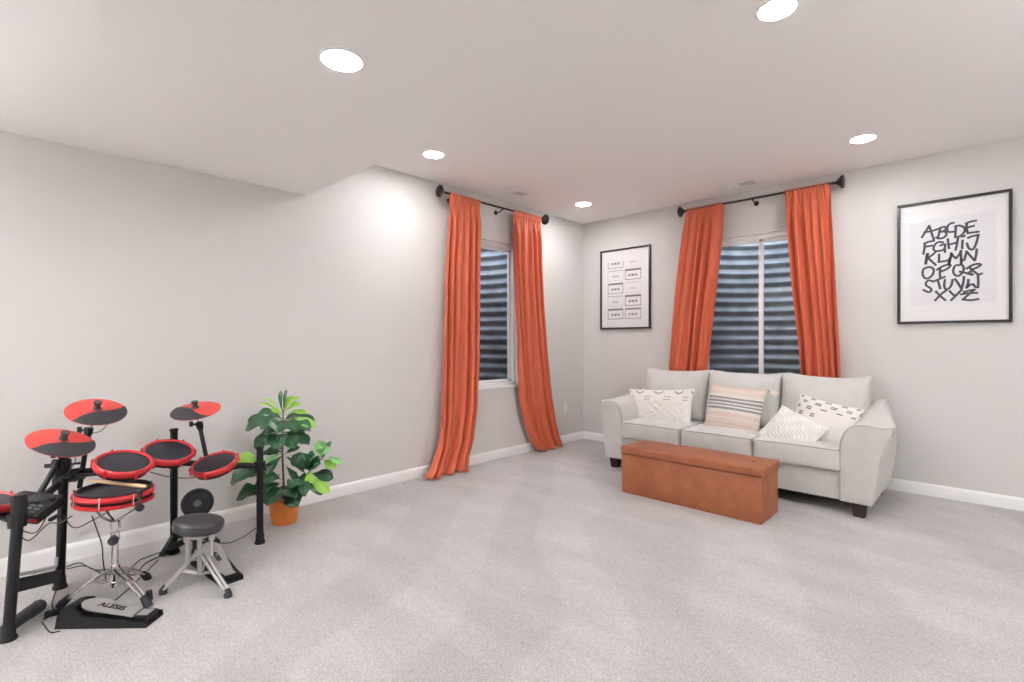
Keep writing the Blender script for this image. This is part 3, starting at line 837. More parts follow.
pw = pillow('lumbar_pillow', (1.388, -.655, .577), (.02, -1, .35), (-.06, 0, 1), .70, .40, .13, pillow_tribal(1),
       'wide white lumbar pillow with black stitched chevrons along its top, at the left arm', [(1, -1, (.7, -.3, -.1))], tuft, 1)
pillow('striped_pillow', (2.112, -.655, .628), (-.02, -1, .32), (.05, 0, 1), .50, .45, .14, pillow_stripe(),
       'beige and peach square pillow with grey stripes and tassels, in mid sofa', [(1, 1, (.8, -.2, -.45)), (1, -1, (.9, -.3, -.1)), (-1, -1, (-.9, -.3, -.1))], None, 2)
ridge = lambda u, v: .006 * math.sin(30 * (u + v) + 2 * math.sin(9 * (u - v)))
pillow('marked_pillow', (2.79, -.66, .565), (-.18, -1, .42), (.20, .1, 1), .49, .44, .15, pillow_tribal(2, True),
       'cream square pillow with rows of small black marks, leaning on the right arm', [], None, 3)
pillow('textured_pillow', (2.622, -.83, .522), (-.05, -1, .75), (.42, .35, .8), .41, .34, .13, pillow_white(),
       'small white ridged pillow tipped forward in front of the cream marked pillow', [(-1, -1, (-.8, -.4, -.1))], ridge, 4)

# ================================================================ STORAGE OTTOMAN
ot = thing('storage_ottoman', (2.105, -1.455, 0), 'long low cognac leather storage ottoman on the carpet before the sofa', 'ottoman')
ox0, ox1, oy0, oy1 = 1.568, 2.650, -1.632, -1.270
b = bm_new(); box(b, (ox0, oy0, .0), (ox1, oy1, .318), .006); body = obj('storage_box', b, 'leather', ot)
def pad(p, u, v, w):
    if w > 0: p.z += .006 * (1 - u ** 4) * (1 - v ** 4)
    return p
b = bm_new(); rbox(b, (ox0 - .008, oy0 - .008, .322), (ox1 + .008, oy1 + .008, .380), .012, pad); lid = obj('padded_lid', b, 'leather', ot, angle=0)
b = bm_new()
for (x0, y0, x1, y1) in ((ox0 - .006, oy0 - .009, ox1 + .006, oy0 - .009), (ox1 + .009, oy0 - .006, ox1 + .009, oy1 + .006)):
    tube(b, [(x0, y0, .326), (x1, y1, .326)], .0022, 6); tube(b, [(x0, y0, .369), (x1, y1, .369)], .0018, 6)
obj('lid_seam', b, M_SEAM if False else 'leather', lid)
for k in range(5):
    b = bm_new(); x = ox0 + (ox1 - ox0) * (k + .5) / 5
    lathe(b, [(.013, -.002), (.012, .002), (.007, .0045), (.001, .005)], Matrix.Translation((x, -1.45, .3845)), 16); obj('tufting_button', b, 'leather', lid)

# ================================================================ PLANT
pc = Vector((.268, -3.842, 0))
pl = thing('potted_fiddle_leaf_fig', pc, 'leafy green fiddle leaf fig in a terracotta pot against the left wall', 'plant')
T = Matrix.Translation(pc)
b = bm_new(); lathe(b, [(.074, 0), (.080, .004), (.101, .165), (.1045, .168), (.1065, .186), (.100, .188), (.0965, .170), (.091, .16), (.086, .15)], T, 40, True, False); obj('pot', b, 'terra', pl)
b = bm_new(); lathe(b, [(.0925, .158), (.05, .162), (.01, .163)], T, 32); obj('soil', b, 'soil', pl)
WP = 3.325
trunkpts = [pc + Vector((.0, 0, .155)), at(283.5, 480, WP), at(282.5, 455, WP - .01), at(283, 430, WP), at(283, 410, WP)]
b = bm_new(); sp = spline(trunkpts, 5); tube(b, sp, [.0085 - .005 * i / len(sp) for i in range(len(sp))], 8)
br = spline([pc + Vector((.015, .01, .155)), at(293, 490, WP), at(303, 478, WP - .02), at(311, 470, WP - .03), at(322, 458, WP - .02), at(327, 448, WP)], 4)
tube(b, br, [.006 - .003 * i / len(br) for i in range(len(br))], 7)
br = spline([pc + Vector((-.01, -.015, .155)), at(272, 482, WP - .03), at(262, 470, WP - .05), at(255, 462, WP - .05)], 4)
tube(b, br, .004, 7)
obj('stem', b, 'stem', pl)
def leaf(b, uvl, p0, p1, width, droop=.25, roll=0.0, face=None):
    p0, p1 = Vector(p0), Vector(p1); ax = p1 - p0; L_ = ax.length
    d = ax.normalized(); up = Vector(face) if face else Vector((.50, -.42, .85))
    side = d.cross(up)
    if side.length < .15: side = d.cross(Vector((.7, -.7, .2)))
    side.normalize(); nn = side.cross(d).normalized()
    q = Matrix.Rotation(roll, 3, d); side = q @ side; nn = q @ nn
    n, m = 12, 6; g = []
    for i in range(n + 1):
        t = i / n; stalk = .12
        tt = max(0, (t - stalk) / (1 - stalk))
        w = width * 1.08 * (min(1, tt / .62) ** .75) * (1 - max(0, (tt - .55) / .45) ** 3) ** .6 * (1 - .12 * math.sin(PI * min(1, tt * 2.2)) ) if tt > 0 else .002
        w = max(w, .0018)
        c = p0 + ax * t + nn * (L_ * droop * (4 * t * (1 - t)) * .45) - Vector((0, 0, 1)) * (L_ * droop * .22 * t * t)
        row = []
        for j in range(m + 1):
            s = 2 * j / m - 1
            wav = .05 * width * math.sin(t * 15 + s * 2 + roll * 9) * abs(s)
            row.append(b.verts.new(c + side * (w * .5 * s) + nn * (abs(s) * w * .16 + wav)))
        g.append(row)
    for i in range(n):
        for j in range(m):
            f = b.faces.new((g[i][j], g[i][j + 1], g[i + 1][j + 1], g[i + 1][j]))
            for l, (a, c) in zip(f.loops, ((i, j), (i, j + 1), (i + 1, j + 1), (i + 1, j))): l[uvl].uv = (c / m, a / n)
# (base px, tip px, depth of tip relative to the stem (minus = toward viewer), width, material)
D, Mi, Li, Pa = 'leaf_dark', 'leaf_mid', 'leaf_lime', 'leaf_pale'
LV = [
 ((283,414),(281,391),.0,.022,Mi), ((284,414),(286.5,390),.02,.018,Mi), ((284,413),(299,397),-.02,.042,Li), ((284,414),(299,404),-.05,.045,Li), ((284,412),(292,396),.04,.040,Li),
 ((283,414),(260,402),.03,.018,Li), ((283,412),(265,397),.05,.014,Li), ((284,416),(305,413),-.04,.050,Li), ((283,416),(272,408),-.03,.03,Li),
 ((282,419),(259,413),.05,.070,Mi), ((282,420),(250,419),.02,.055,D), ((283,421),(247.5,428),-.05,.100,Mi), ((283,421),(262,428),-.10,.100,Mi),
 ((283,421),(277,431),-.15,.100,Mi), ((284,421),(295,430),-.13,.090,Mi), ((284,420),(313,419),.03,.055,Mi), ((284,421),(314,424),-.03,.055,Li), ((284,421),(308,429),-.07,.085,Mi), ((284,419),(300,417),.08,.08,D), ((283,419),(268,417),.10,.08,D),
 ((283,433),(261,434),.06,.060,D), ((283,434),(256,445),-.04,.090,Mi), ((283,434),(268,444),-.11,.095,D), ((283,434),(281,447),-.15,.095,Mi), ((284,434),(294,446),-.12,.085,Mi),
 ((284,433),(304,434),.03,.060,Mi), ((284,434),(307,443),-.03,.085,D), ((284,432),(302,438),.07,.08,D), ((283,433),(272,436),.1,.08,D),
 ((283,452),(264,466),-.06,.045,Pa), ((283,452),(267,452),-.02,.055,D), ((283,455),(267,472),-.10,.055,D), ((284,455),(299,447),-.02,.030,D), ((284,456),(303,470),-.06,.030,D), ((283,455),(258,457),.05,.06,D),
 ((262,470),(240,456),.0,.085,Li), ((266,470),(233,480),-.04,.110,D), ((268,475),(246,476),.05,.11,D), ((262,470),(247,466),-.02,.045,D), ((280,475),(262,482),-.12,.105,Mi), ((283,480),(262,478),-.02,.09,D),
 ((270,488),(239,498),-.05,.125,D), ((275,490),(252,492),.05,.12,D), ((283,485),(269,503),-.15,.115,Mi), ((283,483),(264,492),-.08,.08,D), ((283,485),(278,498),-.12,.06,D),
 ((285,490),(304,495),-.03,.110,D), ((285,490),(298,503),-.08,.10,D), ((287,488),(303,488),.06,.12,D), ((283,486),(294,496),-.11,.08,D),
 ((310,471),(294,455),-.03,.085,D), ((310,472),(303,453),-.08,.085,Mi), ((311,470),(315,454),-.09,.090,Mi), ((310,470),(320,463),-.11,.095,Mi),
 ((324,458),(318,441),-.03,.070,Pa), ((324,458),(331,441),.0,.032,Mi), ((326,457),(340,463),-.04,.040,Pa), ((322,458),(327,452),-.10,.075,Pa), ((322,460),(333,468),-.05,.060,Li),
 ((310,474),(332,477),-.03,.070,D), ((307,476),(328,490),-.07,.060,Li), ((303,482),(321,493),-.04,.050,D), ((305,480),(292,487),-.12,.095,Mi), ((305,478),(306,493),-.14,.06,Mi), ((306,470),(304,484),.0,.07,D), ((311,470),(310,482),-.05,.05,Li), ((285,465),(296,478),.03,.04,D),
]
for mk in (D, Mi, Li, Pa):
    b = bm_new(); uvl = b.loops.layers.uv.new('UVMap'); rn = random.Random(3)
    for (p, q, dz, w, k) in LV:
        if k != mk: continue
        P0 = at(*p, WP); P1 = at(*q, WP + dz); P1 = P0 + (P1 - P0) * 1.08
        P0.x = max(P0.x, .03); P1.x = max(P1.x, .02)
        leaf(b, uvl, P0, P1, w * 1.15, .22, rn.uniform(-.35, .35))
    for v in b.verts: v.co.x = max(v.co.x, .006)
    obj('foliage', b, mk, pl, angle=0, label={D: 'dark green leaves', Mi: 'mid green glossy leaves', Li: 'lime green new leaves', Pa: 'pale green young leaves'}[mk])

# ================================================================ DRUM KIT
def V(*a): return Vector(a)
p1, p2, p3, p4 = V(.822, -5.188, 0), V(.388, -4.997, 0), V(.311, -4.494, 0), V(.522, -4.09, 0)
kit = thing('electronic_drum_kit', (.5, -4.7, 0), 'black rack electronic drum kit with red pads and red cymbals against the left wall', 'drum kit')
R = .0195
def post(p, z, lean=(0, 0)):
    b = bm_new(); q = p + V(lean[0], lean[1], z)
    tube(b, [p + V(0, 0, .02), q], R, 20); o = obj('post', b, 'black', kit)
    b = bm_new(); lathe(b, [(R - .001, 0), (R + .003, .001), (R + .003, .012), (R, .014)], Matrix.Translation(q - V(0, 0, .008)), 20); obj('end_cap', b, 'blackplastic', o)
    b = bm_new(); lathe(b, [(.030, 0), (.030, .010), (.025, .020), (.0235, .060), (.021, .065)], Matrix.Translation(p), 20); obj('rubber_foot', b, 'blackplastic', o)
P1T = V(.033, .032, 0); post(p1, .60, (.035, .034)); post(p2, .675, (.02, .015)); post(p3, .725); post(p4, .592)
def clamp(c, d, r=.031, L_=.055, parent=None, name='clamp'):
    d = Vector(d).normalized(); b = bm_new()
    lathe(b, [(R, -L_ / 2), (r, -L_ / 2), (r + .001, 0), (r, L_ / 2), (R, L_ / 2)], placed(c, d), 10, False, False)
    s, _ = frame_of(d)
    tube(b, [c + s * r * .8, c + s * (r + .024)], .0055, 8)
    box(b, (-.016, -.004, -.007), (.016, .004, .007), .002, placed(c + s * (r + .026), s))
    return obj(name, b, 'blackplastic', parent or kit, angle=30)
for a, c, za, zc in ((p1, p2, .50, .53), (p2, p3, .575, .53), (p3, p4, .53, .475)):
    A = a + V(0, 0, za) + (P1T * .83 if a is p1 else V(0, 0, 0)); B = c + V(0, 0, zc)
    b = bm_new(); tube(b, [A, B], .017, 16); obj('crossbar', b, 'black', kit)
    clamp(A, (0, 0, 1)); clamp(B, (0, 0, 1))
# lower brace and its silver edge between the two left posts
A = p1 + V(-.01, .01, .215); B = p2 + V(.02, -.01, .07)
b = bm_new(); box(b, (0, -.015, -.028), ((B - A).length, .015, .028), .006, placed(A, (B - A).cross(V(0, 0, 1)).cross(B - A), B - A)); br_ = obj('foot_brace', b, 'black', kit)
b = bm_new(); e = V(0, 0, .045)
tube(b, spline([A + e, A.lerp(B, .5) + e, A.lerp(B, .86) + e, A.lerp(B, .95) + e + V(0, 0, .012), A.lerp(B, .97) + e + V(0, 0, .05)], 5), .008, 10); obj('edge_tube', b, 'satin', br_)
# stabiliser toe at the near-left post
b = bm_new(); q0 = onz(8, 622); q1 = onz(41, 611)
tube(b, spline([p1 + V(0, 0, .05), p1 + (q1 - p1) * .35 + V(0, 0, .045), p1 + (q1 - p1) * .75 + V(0, 0, .035), q1 + V(0, 0, .03)], 5), [.026] * 8 + [.028] * 5 + [.030, .028, .020], 12); obj('stabiliser_leg', b, 'rubber', kit)
# kick tower leg at post 3
kp = V(.60, -4.44, 0)
b = bm_new()
tube(b, [p3 + V(0, 0, .10), onz(161, 556, .02)], [.018, .014], 12); tube(b, [p3 + V(0, 0, .10), p3 + V(-.16, .12, .02)], [.016, .012], 12); obj('stabiliser_leg', b, 'black', kit)

PLAYER = V(.95, -4.55, 0)
f3 = V(-FW[0], -FW[1], 0); r3 = V(RT[0], RT[1], 0)
def tilt_normal(c, k, toward=None):
    t = (toward or PLAYER) - V(c.x, c.y, 0); t.z = 0
    n = V(0, 0, 1) + t.normalized() * k; return n.normalized()
def tom(c, n, r, h=.045, parent=None, double=False, post_to=None, name='drum_pad', label=None):
    """an electronic pad: shell, hoop(s), mesh head, lugs"""
    m = placed(c, n); par = parent or kit
    b = bm_new(); lathe(b, [(r * .55, -h * 1.02), (r * .93, -h * .95), (r * .97, -h * .6), (r * .97, -.004)], m, 40, True, False)
    sh = obj(name, b, 'black', par, label=label)
    b = bm_new(); rr = .0085 if not double else .006
    lo_ = .008 if double else 0
    lathe(b, [(r * .96, -.022 + lo_), (r * 1.03, -.024 + lo_), (r * 1.075, -.016 + lo_), (r * 1.085, -.004), (r * 1.06, .006), (r * 1.01, .010), (r * .95, .008), (r * .925, .002)], m, 48, False, False)
    if double:
        lathe(b, [(r * .97, -h - .004), (r * 1.05, -h - .004), (r * 1.07, -h + .004), (r * 1.06, -h + .011), (r * .98, -h + .013)], m, 48, False, False)
    obj('hoop', b, 'red', sh)
    b = bm_new(); lathe(b, [(r * .93, .001), (r * .6, .0035), (r * .2, .005), (r * .02, .0052)], m, 48, False); obj('mesh_head', b, 'mesh', sh)
    if double:
        b = bm_new(); lathe(b, [(r * .95, .006), (r * .985, .016), (r * .93, .018), (r * .915, .004)], m, 48, False, False); obj('rim_cover', b, 'rubber', sh)
    for k in range(6 if not double else 8):
        a = 2 * PI * k / (6 if not double else 8) + .3
        b = bm_new(); d = V(math.cos(a), math.sin(a), 0)
        q = m @ (d * r * 1.075 + V(0, 0, -h * .9 if double else -.030)); q2 = m @ (d * r * 1.075 + V(0, 0, .008)); q3 = m @ (d * r * 1.075 + V(0, 0, .014))
        tube(b, [q, q2], .0065 if not double else .003, 8); tube(b, [q2, q3], .0038, 8)
        obj('tension_lug', b, 'red' if not double else 'chrome', sh)
    return sh
def arm(pts, r=.009, parent=None, name='mount_arm', mtl='black'):
    b = bm_new(); tube(b, spline(pts, 5), r, 10); return obj(name, b, mtl, parent or kit)
T1 = at(124, 462.5, 2.45); T2 = at(169, 451, 2.70); T3 = at(214.5, 463, 2.85)
n1 = (V(0, 0, 1) + f3 * .17 + r3 * .30).normalized(); n2 = (V(0, 0, 1) + f3 * .22 + r3 * .32).normalized(); n3 = tilt_normal(T3, .34, V(.85, -4.75, 0))
for c, n, on, lb in ((T1, n1, p2 + V(.02, .02, .56), 'left of the three round red toms'), (T2, n2, p3 + V(0, 0, .52), 'middle of the three round red toms'), (T3, n3, p4 + V(-.06, -.10, .475), 'right of the three round red toms')):
    s = tom(c, n, .112, label=lb)
    k = c - n * .05
    arm([on, on.lerp(k, .5) + V(0, 0, .0), k], .010, s)
# clamps and knobs left of the first tom
clamp(p2 + V(.05, .06, .57), (.6, .6, .1)); clamp(p2 + V(.02, .012, .62), (0, 0, 1))
# partly seen pad at the left edge of the frame
TH = at(-16, 500, 2.12)
s = tom(TH, tilt_normal(TH, .25), .112, label='red drum pad cut by the left edge of the photo'); arm([p1 + V(0, 0, .5), TH - V(0, 0, .05)], .010, s)

def cymbal(c, n, padt, r, label):
    """dome disc with a dark rubber zone on the side padt points to"""
    n = Vector(n).normalized(); m = placed(c, n, padt)      # local +x is the padded side
    dome = lambda q: .014 * (1 - (q / r) ** 2) + (.010 * max(0, 1 - (q / (r * .22)) ** 2))
    b = bm_new(); K = [1, .985, .9, .75, .6, .45, .3, .22, .15, .08, .03]
    lathe(b, [(r * .2, -.006), (r * .9, -.006), (r * .995, -.003)] + [(r * k, dome(r * k)) for k in K], m, 56)
    cy = obj('cymbal', b, 'cymred', kit, label=label)
    b = bm_new(); n_, m_ = 36, 14; g = []
    for i in range(n_ + 1):
        s = (-1 + 2 * i / n_) * r * .992; hi_ = math.sqrt(max(0, (r * 1.003) ** 2 - s * s)); lo_ = min(hi_, r * (.17 + .10 * math.sin(3.0 * s / r)))
        if lo_ > hi_: lo_ = hi_
        row = []
        for j in range(m_ + 1):
            x = lo_ + (hi_ - lo_) * j / m_; q = math.hypot(x, s)
            e = min(1, (j / m_) / .08, (1 - j / m_) / .05 + .1)
            row.append(b.verts.new(m @ V(x, s, dome(min(q, r)) + .0008 + .0035 * max(0, e))))
        g.append(row)
    for i in range(n_):
        for j in range(m_):
            try: b.faces.new((g[i][j], g[i + 1][j], g[i + 1][j + 1], g[i][j + 1]))
            except ValueError: pass
    obj('rubber_pad', b, 'rubber', cy, angle=0)
    b = bm_new(); lathe(b, [(.020, .018), (.016, .028), (.012, .035), (.013, .041), (.019, .053), (.018, .058)], m, 18)
    tube(b, [m @ V(0, 0, .02), m @ V(0, 0, .055)], .007, 10); obj('wing_nut', b, 'lid_brass', cy)
    b = bm_new(); tube(b, [m @ V(0, 0, -.045), m @ V(0, 0, .02)], .006, 10); lathe(b, [(.012, -.02), (.016, -.012), (.012, -.004)], m, 14); obj('spindle', b, 'chrome', cy)
    return cy
f3 = V(-FW[0], -FW[1], 0); r3 = V(RT[0], RT[1], 0)
c1 = at(96.5, 411.5, 2.60); c2 = at(61.5, 442.5, 2.40); c3 = at(196, 410.5, 2.94)
cyA = cymbal(c1, V(0, 0, 1) + f3 * .30 + r3 * .40, f3 * .3 + r3, .128, 'red cymbal pad highest on the left, behind the nearer one')
cyB = cymbal(c2, V(0, 0, 1) + f3 * .10 + r3 * .48, f3 * .3 + r3, .131, 'red cymbal pad nearest the left edge of the photo')
cyC = cymbal(c3, V(0, 0, 1) + f3 * .32 + r3 * .04, f3 - r3 * .35, .128, 'red cymbal pad on the right side of the kit')
def boom(top, joint, low, parent):
    arm([top, joint], .006, parent, 'boom_rod', 'chrome'); b = bm_new(); tube(b, [joint, low], .0115, 12); o = obj('boom_tube', b, 'black', parent)
    d = (low - joint).normalized(); b = bm_new()
    lathe(b, [(.011, -.02), (.019, -.018), (.020, .0), (.017, .02), (.012, .03)], placed(joint, d), 12)
    s = -r3; tube(b, [joint, joint + s * .045 + V(0, 0, .006)], .006, 8); box(b, (-.016, -.005, -.010), (.016, .005, .010), .003, placed(joint + s * .048 + V(0, 0, .006), s, (0, 0, 1)))
    obj('boom_clamp', b, 'blackplastic', o)
boom(c1 - V(0, 0, .03), at(88.5, 431, 2.62), at(79.5, 488, 2.60), cyA)
boom(c3 - V(0, 0, .03), at(199.5, 425, 2.93), at(206, 456, 2.90), cyC)
boom(c2 - V(0, 0, .03), at(63, 456, 2.45), p2 + V(.02, .015, .60), cyB)
# slanting tube left of post 2
b = bm_new(); tube(b, [at(58, 462, 2.44), at(52, 472, 2.42), at(40, 493, 2.36)], .012, 12); o = obj('module_mount_arm', b, 'black', kit)
b = bm_new(); q = at(56, 464, 2.44); lathe(b, [(.012, -.02), (.021, -.018), (.021, .018), (.012, .02)], placed(q, at(52, 472, 2.42) - q), 12); box(b, (-.02, -.006, -.010), (.02, .006, .010), .003, placed(at(49, 466, 2.42), V(0, 0, 1), r3)); obj('arm_clamp', b, 'blackplastic', o)
# drum module
M_BTN = mat('grey_button', (.12, .12, .125), .5)
mc = at(31, 503, 2.19); mn = V(0, 0, 1) + f3 * .35 + r3 * .15
mm = placed(mc, mn, r3)
b = bm_new(); box(b, (-.098, -.075, -.045), (.085, .075, 0), .008, mm); mod_ = obj('sound_module', b, 'blackplastic', kit)
b = bm_new(); box(b, (-.099, -.0775, -.034), (.086, -.074, -.014), .002, mm); obj('red_strip', b, 'red', mod_)
b = bm_new(); box(b, (-.035, .010, 0), (.045, .055, .003), .001, mm); obj('display', b, M_LCD if False else 'mesh', mod_)
for i in range(3):
    for j in range(5):
        b = bm_new(); box(b, (-.084 + j * .032, -.060 + i * .020, 0), (-.064 + j * .032, -.050 + i * .020, .006), .002, mm); obj('button', b, M_BTN, mod_)
for q in ((-.075, .035), (.065, .035)):
    b = bm_new(); lathe(b, [(.014, 0), (.013, .014), (.009, .016)], mm @ Matrix.Translation((q[0], q[1], 0)), 16); obj('dial', b, 'blackplastic', mod_)
arm([p1 + P1T * .87 + V(0, 0, .52), p1.lerp(p2, .35) + V(0, 0, .50), mc - V(0, 0, .05)], .010, mod_)
clamp(p1 + P1T + V(0, 0, .56), (0, 0, 1), .027, .07)
b = bm_new()
for k, (x, y, dd) in enumerate(((36, 517, 2.22), (44, 512, 2.25), (50, 520, 2.3))):
    c = at(x, y, dd); tube(b, [c, c + r3 * .035 + V(0, 0, .02)], .010, 8); tube(b, [c + r3 * .03 + V(0, 0, .02), c + r3 * .06 + V(0, 0, .035)], .006, 8)
obj('cable_plugs', b, 'blackplastic', mod_)

# kick pad on its small tower
kb = V(.545, -4.435, 0)
kt = thing('bass_drum_pad', kb, 'round dark bass drum pad on a floor tower behind the stool', 'drum pad')
kc = at(197.5, 503, 2.86); kn = (V(CAM[0], CAM[1], .7) - kc); kn.z = .25; kn.normalize()
mk = placed(kc, kn)
b = bm_new(); lathe(b, [(.05, -.03), (.078, -.028), (.081, -.01), (.081, .006), (.077, .012), (.071, .012), (.069, .004), (.058, .004), (.056, .009), (.030, .010), (.026, .005), (.001, .005)], mk, 48, True, True); obj('strike_pad', b, 'rubber', kt, angle=25)
b = bm_new(); lathe(b, [(.020, .005), (.019, .011), (.005, .012)], mk, 24); obj('centre_disc', b, M_BTN, kt)
b = bm_new(); base = V(kc.x, kc.y, 0) - V(kn.x, kn.y, 0) * .03
tube(b, [kc - kn * .025, base + V(0, 0, .28), base + V(0, 0, .02)], .018, 12); box(b, (-.03, -.02, 0), (.03, .02, .26), .006, Matrix.Translation(base)); obj('tower', b, 'black', kt)
b = bm_new()
for q in (onz(161, 557), onz(196, 566), base + V(-.12, .14, 0)):
    tube(b, [base + V(0, 0, .13), base.lerp(q, .7) + V(0, 0, .055), V(q.x, q.y, .016)], [.020, .018, .013], 10)
obj('tower_legs', b, 'black', kt)

# snare on its stand
SN = at(115, 491, 2.40)
st_b = V(SN.x, SN.y, 0)
ss = thing('snare_stand', st_b, 'chrome tripod snare stand holding the low red snare pad', 'stand')
b = bm_new(); tube(b, [st_b + V(0, 0, .09), st_b + V(0, 0, .30)], .0135, 16); tube(b, [st_b + V(0, 0, .26), SN - V(0, 0, .145)], .009, 14); obj('column', b, 'chrome', ss)
b = bm_new()
lathe(b, [(.014, -.02), (.020, -.018), (.020, .018), (.014, .02)], Matrix.Translation(st_b + V(0, 0, .310)), 16); obj('height_collar', b, 'chrome', ss)
b = bm_new(); q = st_b + V(0, 0, .298); lathe(b, [(.012, .02), (.021, .022), (.021, .040), (.014, .046)], placed(q, r3 * .5 + f3), 14); obj('wing_knob', b, 'rubber', ss)
for d in (r3 * .956 + f3 * .29, f3 * .29 - r3 * .956, -f3):
    s = V(-d.y, d.x, 0) * .011
    f_ = st_b + d * .205
    b = bm_new()
    for q in (-1, 1):
        tube(b, spline([st_b + V(0, 0, .155) + s * q + d * .012, st_b + d * .11 + V(0, 0, .095) + s * q, f_ + V(0, 0, .022) + s * q * .6], 5), .0062, 8)
        tube(b, [st_b + V(0, 0, .075) + s * q + d * .012, st_b + d * .09 + V(0, 0, .108) + s * q], .0045, 8)
    lg = obj('leg', b, 'chrome', ss)
    b = bm_new(); tube(b, [f_ + V(0, 0, .045) - d * .025, f_ + V(0, 0, .02), f_ + d * .012 + V(0, 0, .002)], [.014, .019, .019], 12); obj('rubber_foot', b, 'rubber', lg)
b = bm_new(); lathe(b, [(.014, -.02), (.021, -.018), (.021, .018), (.014, .02)], Matrix.Translation(st_b + V(0, 0, .155)), 14); lathe(b, [(.014, -.014), (.021, -.012), (.021, .012), (.014, .014)], Matrix.Translation(st_b + V(0, 0, .08)), 14); obj('leg_collar', b, 'chrome', ss)
sn_n = (V(0, 0, 1) + f3 * .0 + r3 * .04).normalized()
hubz = SN - V(0, 0, .150)
b = bm_new(); lathe(b, [(.012, -.03), (.022, -.028), (.022, .008), (.012, .01)], Matrix.Translation(hubz), 14); bk = obj('basket_hub', b, 'chrome', ss)
for k in range(3):
    a = math.radians(80 + 120 * k); d = V(math.cos(a), math.sin(a), 0)
    b = bm_new(); rr = .128
    rim = SN + d * rr; rim.z = SN.z - .038 + (rim - SN).dot(-sn_n) * 0 - .04 * (rim - SN).dot(r3)
    tube(b, spline([hubz, hubz + d * .075 + V(0, 0, .045), rim - d * .01 - V(0, 0, .018), rim + d * .018 + V(0, 0, .004)], 5), .0065, 8)
    o = obj('basket_arm', b, 'chrome', ss)
    b = bm_new(); tube(b, [rim - d * .01 - V(0, 0, .014), rim + d * .022 + V(0, 0, .002)], .010, 8); obj('rubber_grip', b, 'rubber', o)
sp_ = thing('snare_pad', SN - V(0, 0, .05), 'wide flat red snare pad with two red hoops and a drum stick on it', 'drum pad')
tom(SN, sn_n, .150, .042, sp_, True, name='snare_shell')
b = bm_new(); q = SN + (f3 * .30 + r3 * .95).normalized() * .161 + V(0, 0, .004) - V(0, 0, .012)
box(b, (-.009, -.007, -.022), (.009, .009, .026), .004, placed(q, (0, 0, 1), f3)); obj('rim_clamp', b, 'rubber', sp_)
b = bm_new(); q -= V(0, 0, .055); lathe(b, [(.011, -.010), (.017, -.008), (.018, .008), (.011, .010), (.003, .010)], placed(q, f3 * .6 + r3 * .8), 20); tube(b, [q, q + V(0, 0, .05)], .007, 8); obj('trigger_jack', b, 'rubber', sp_)
# drum sticks
def stick(a, c, label):
    a, c = Vector(a), Vector(c); L_ = c - a; b = bm_new()
    ks = [(0, .004), (.01, .0075), (.03, .0088), (.6, .0088), (.8, .0066), (.94, .0032), (.955, .003), (.965, .0050), (.985, .0055), (1, .002)]
    tube(b, [a + L_ * k for k, _ in ks], [r_ for _, r_ in ks], 14); o = obj('drum_stick', b, 'stick'); recenter(o, (a + c) / 2); tag(o, label, 'drum stick')
sa = at(146, 487, 2.37); sb = at(86, 480, 2.46)
sa.z = SN.z + .030; sb.z = SN.z + .036
stick(sa, sb, 'pale wooden drum stick lying across the snare pad')

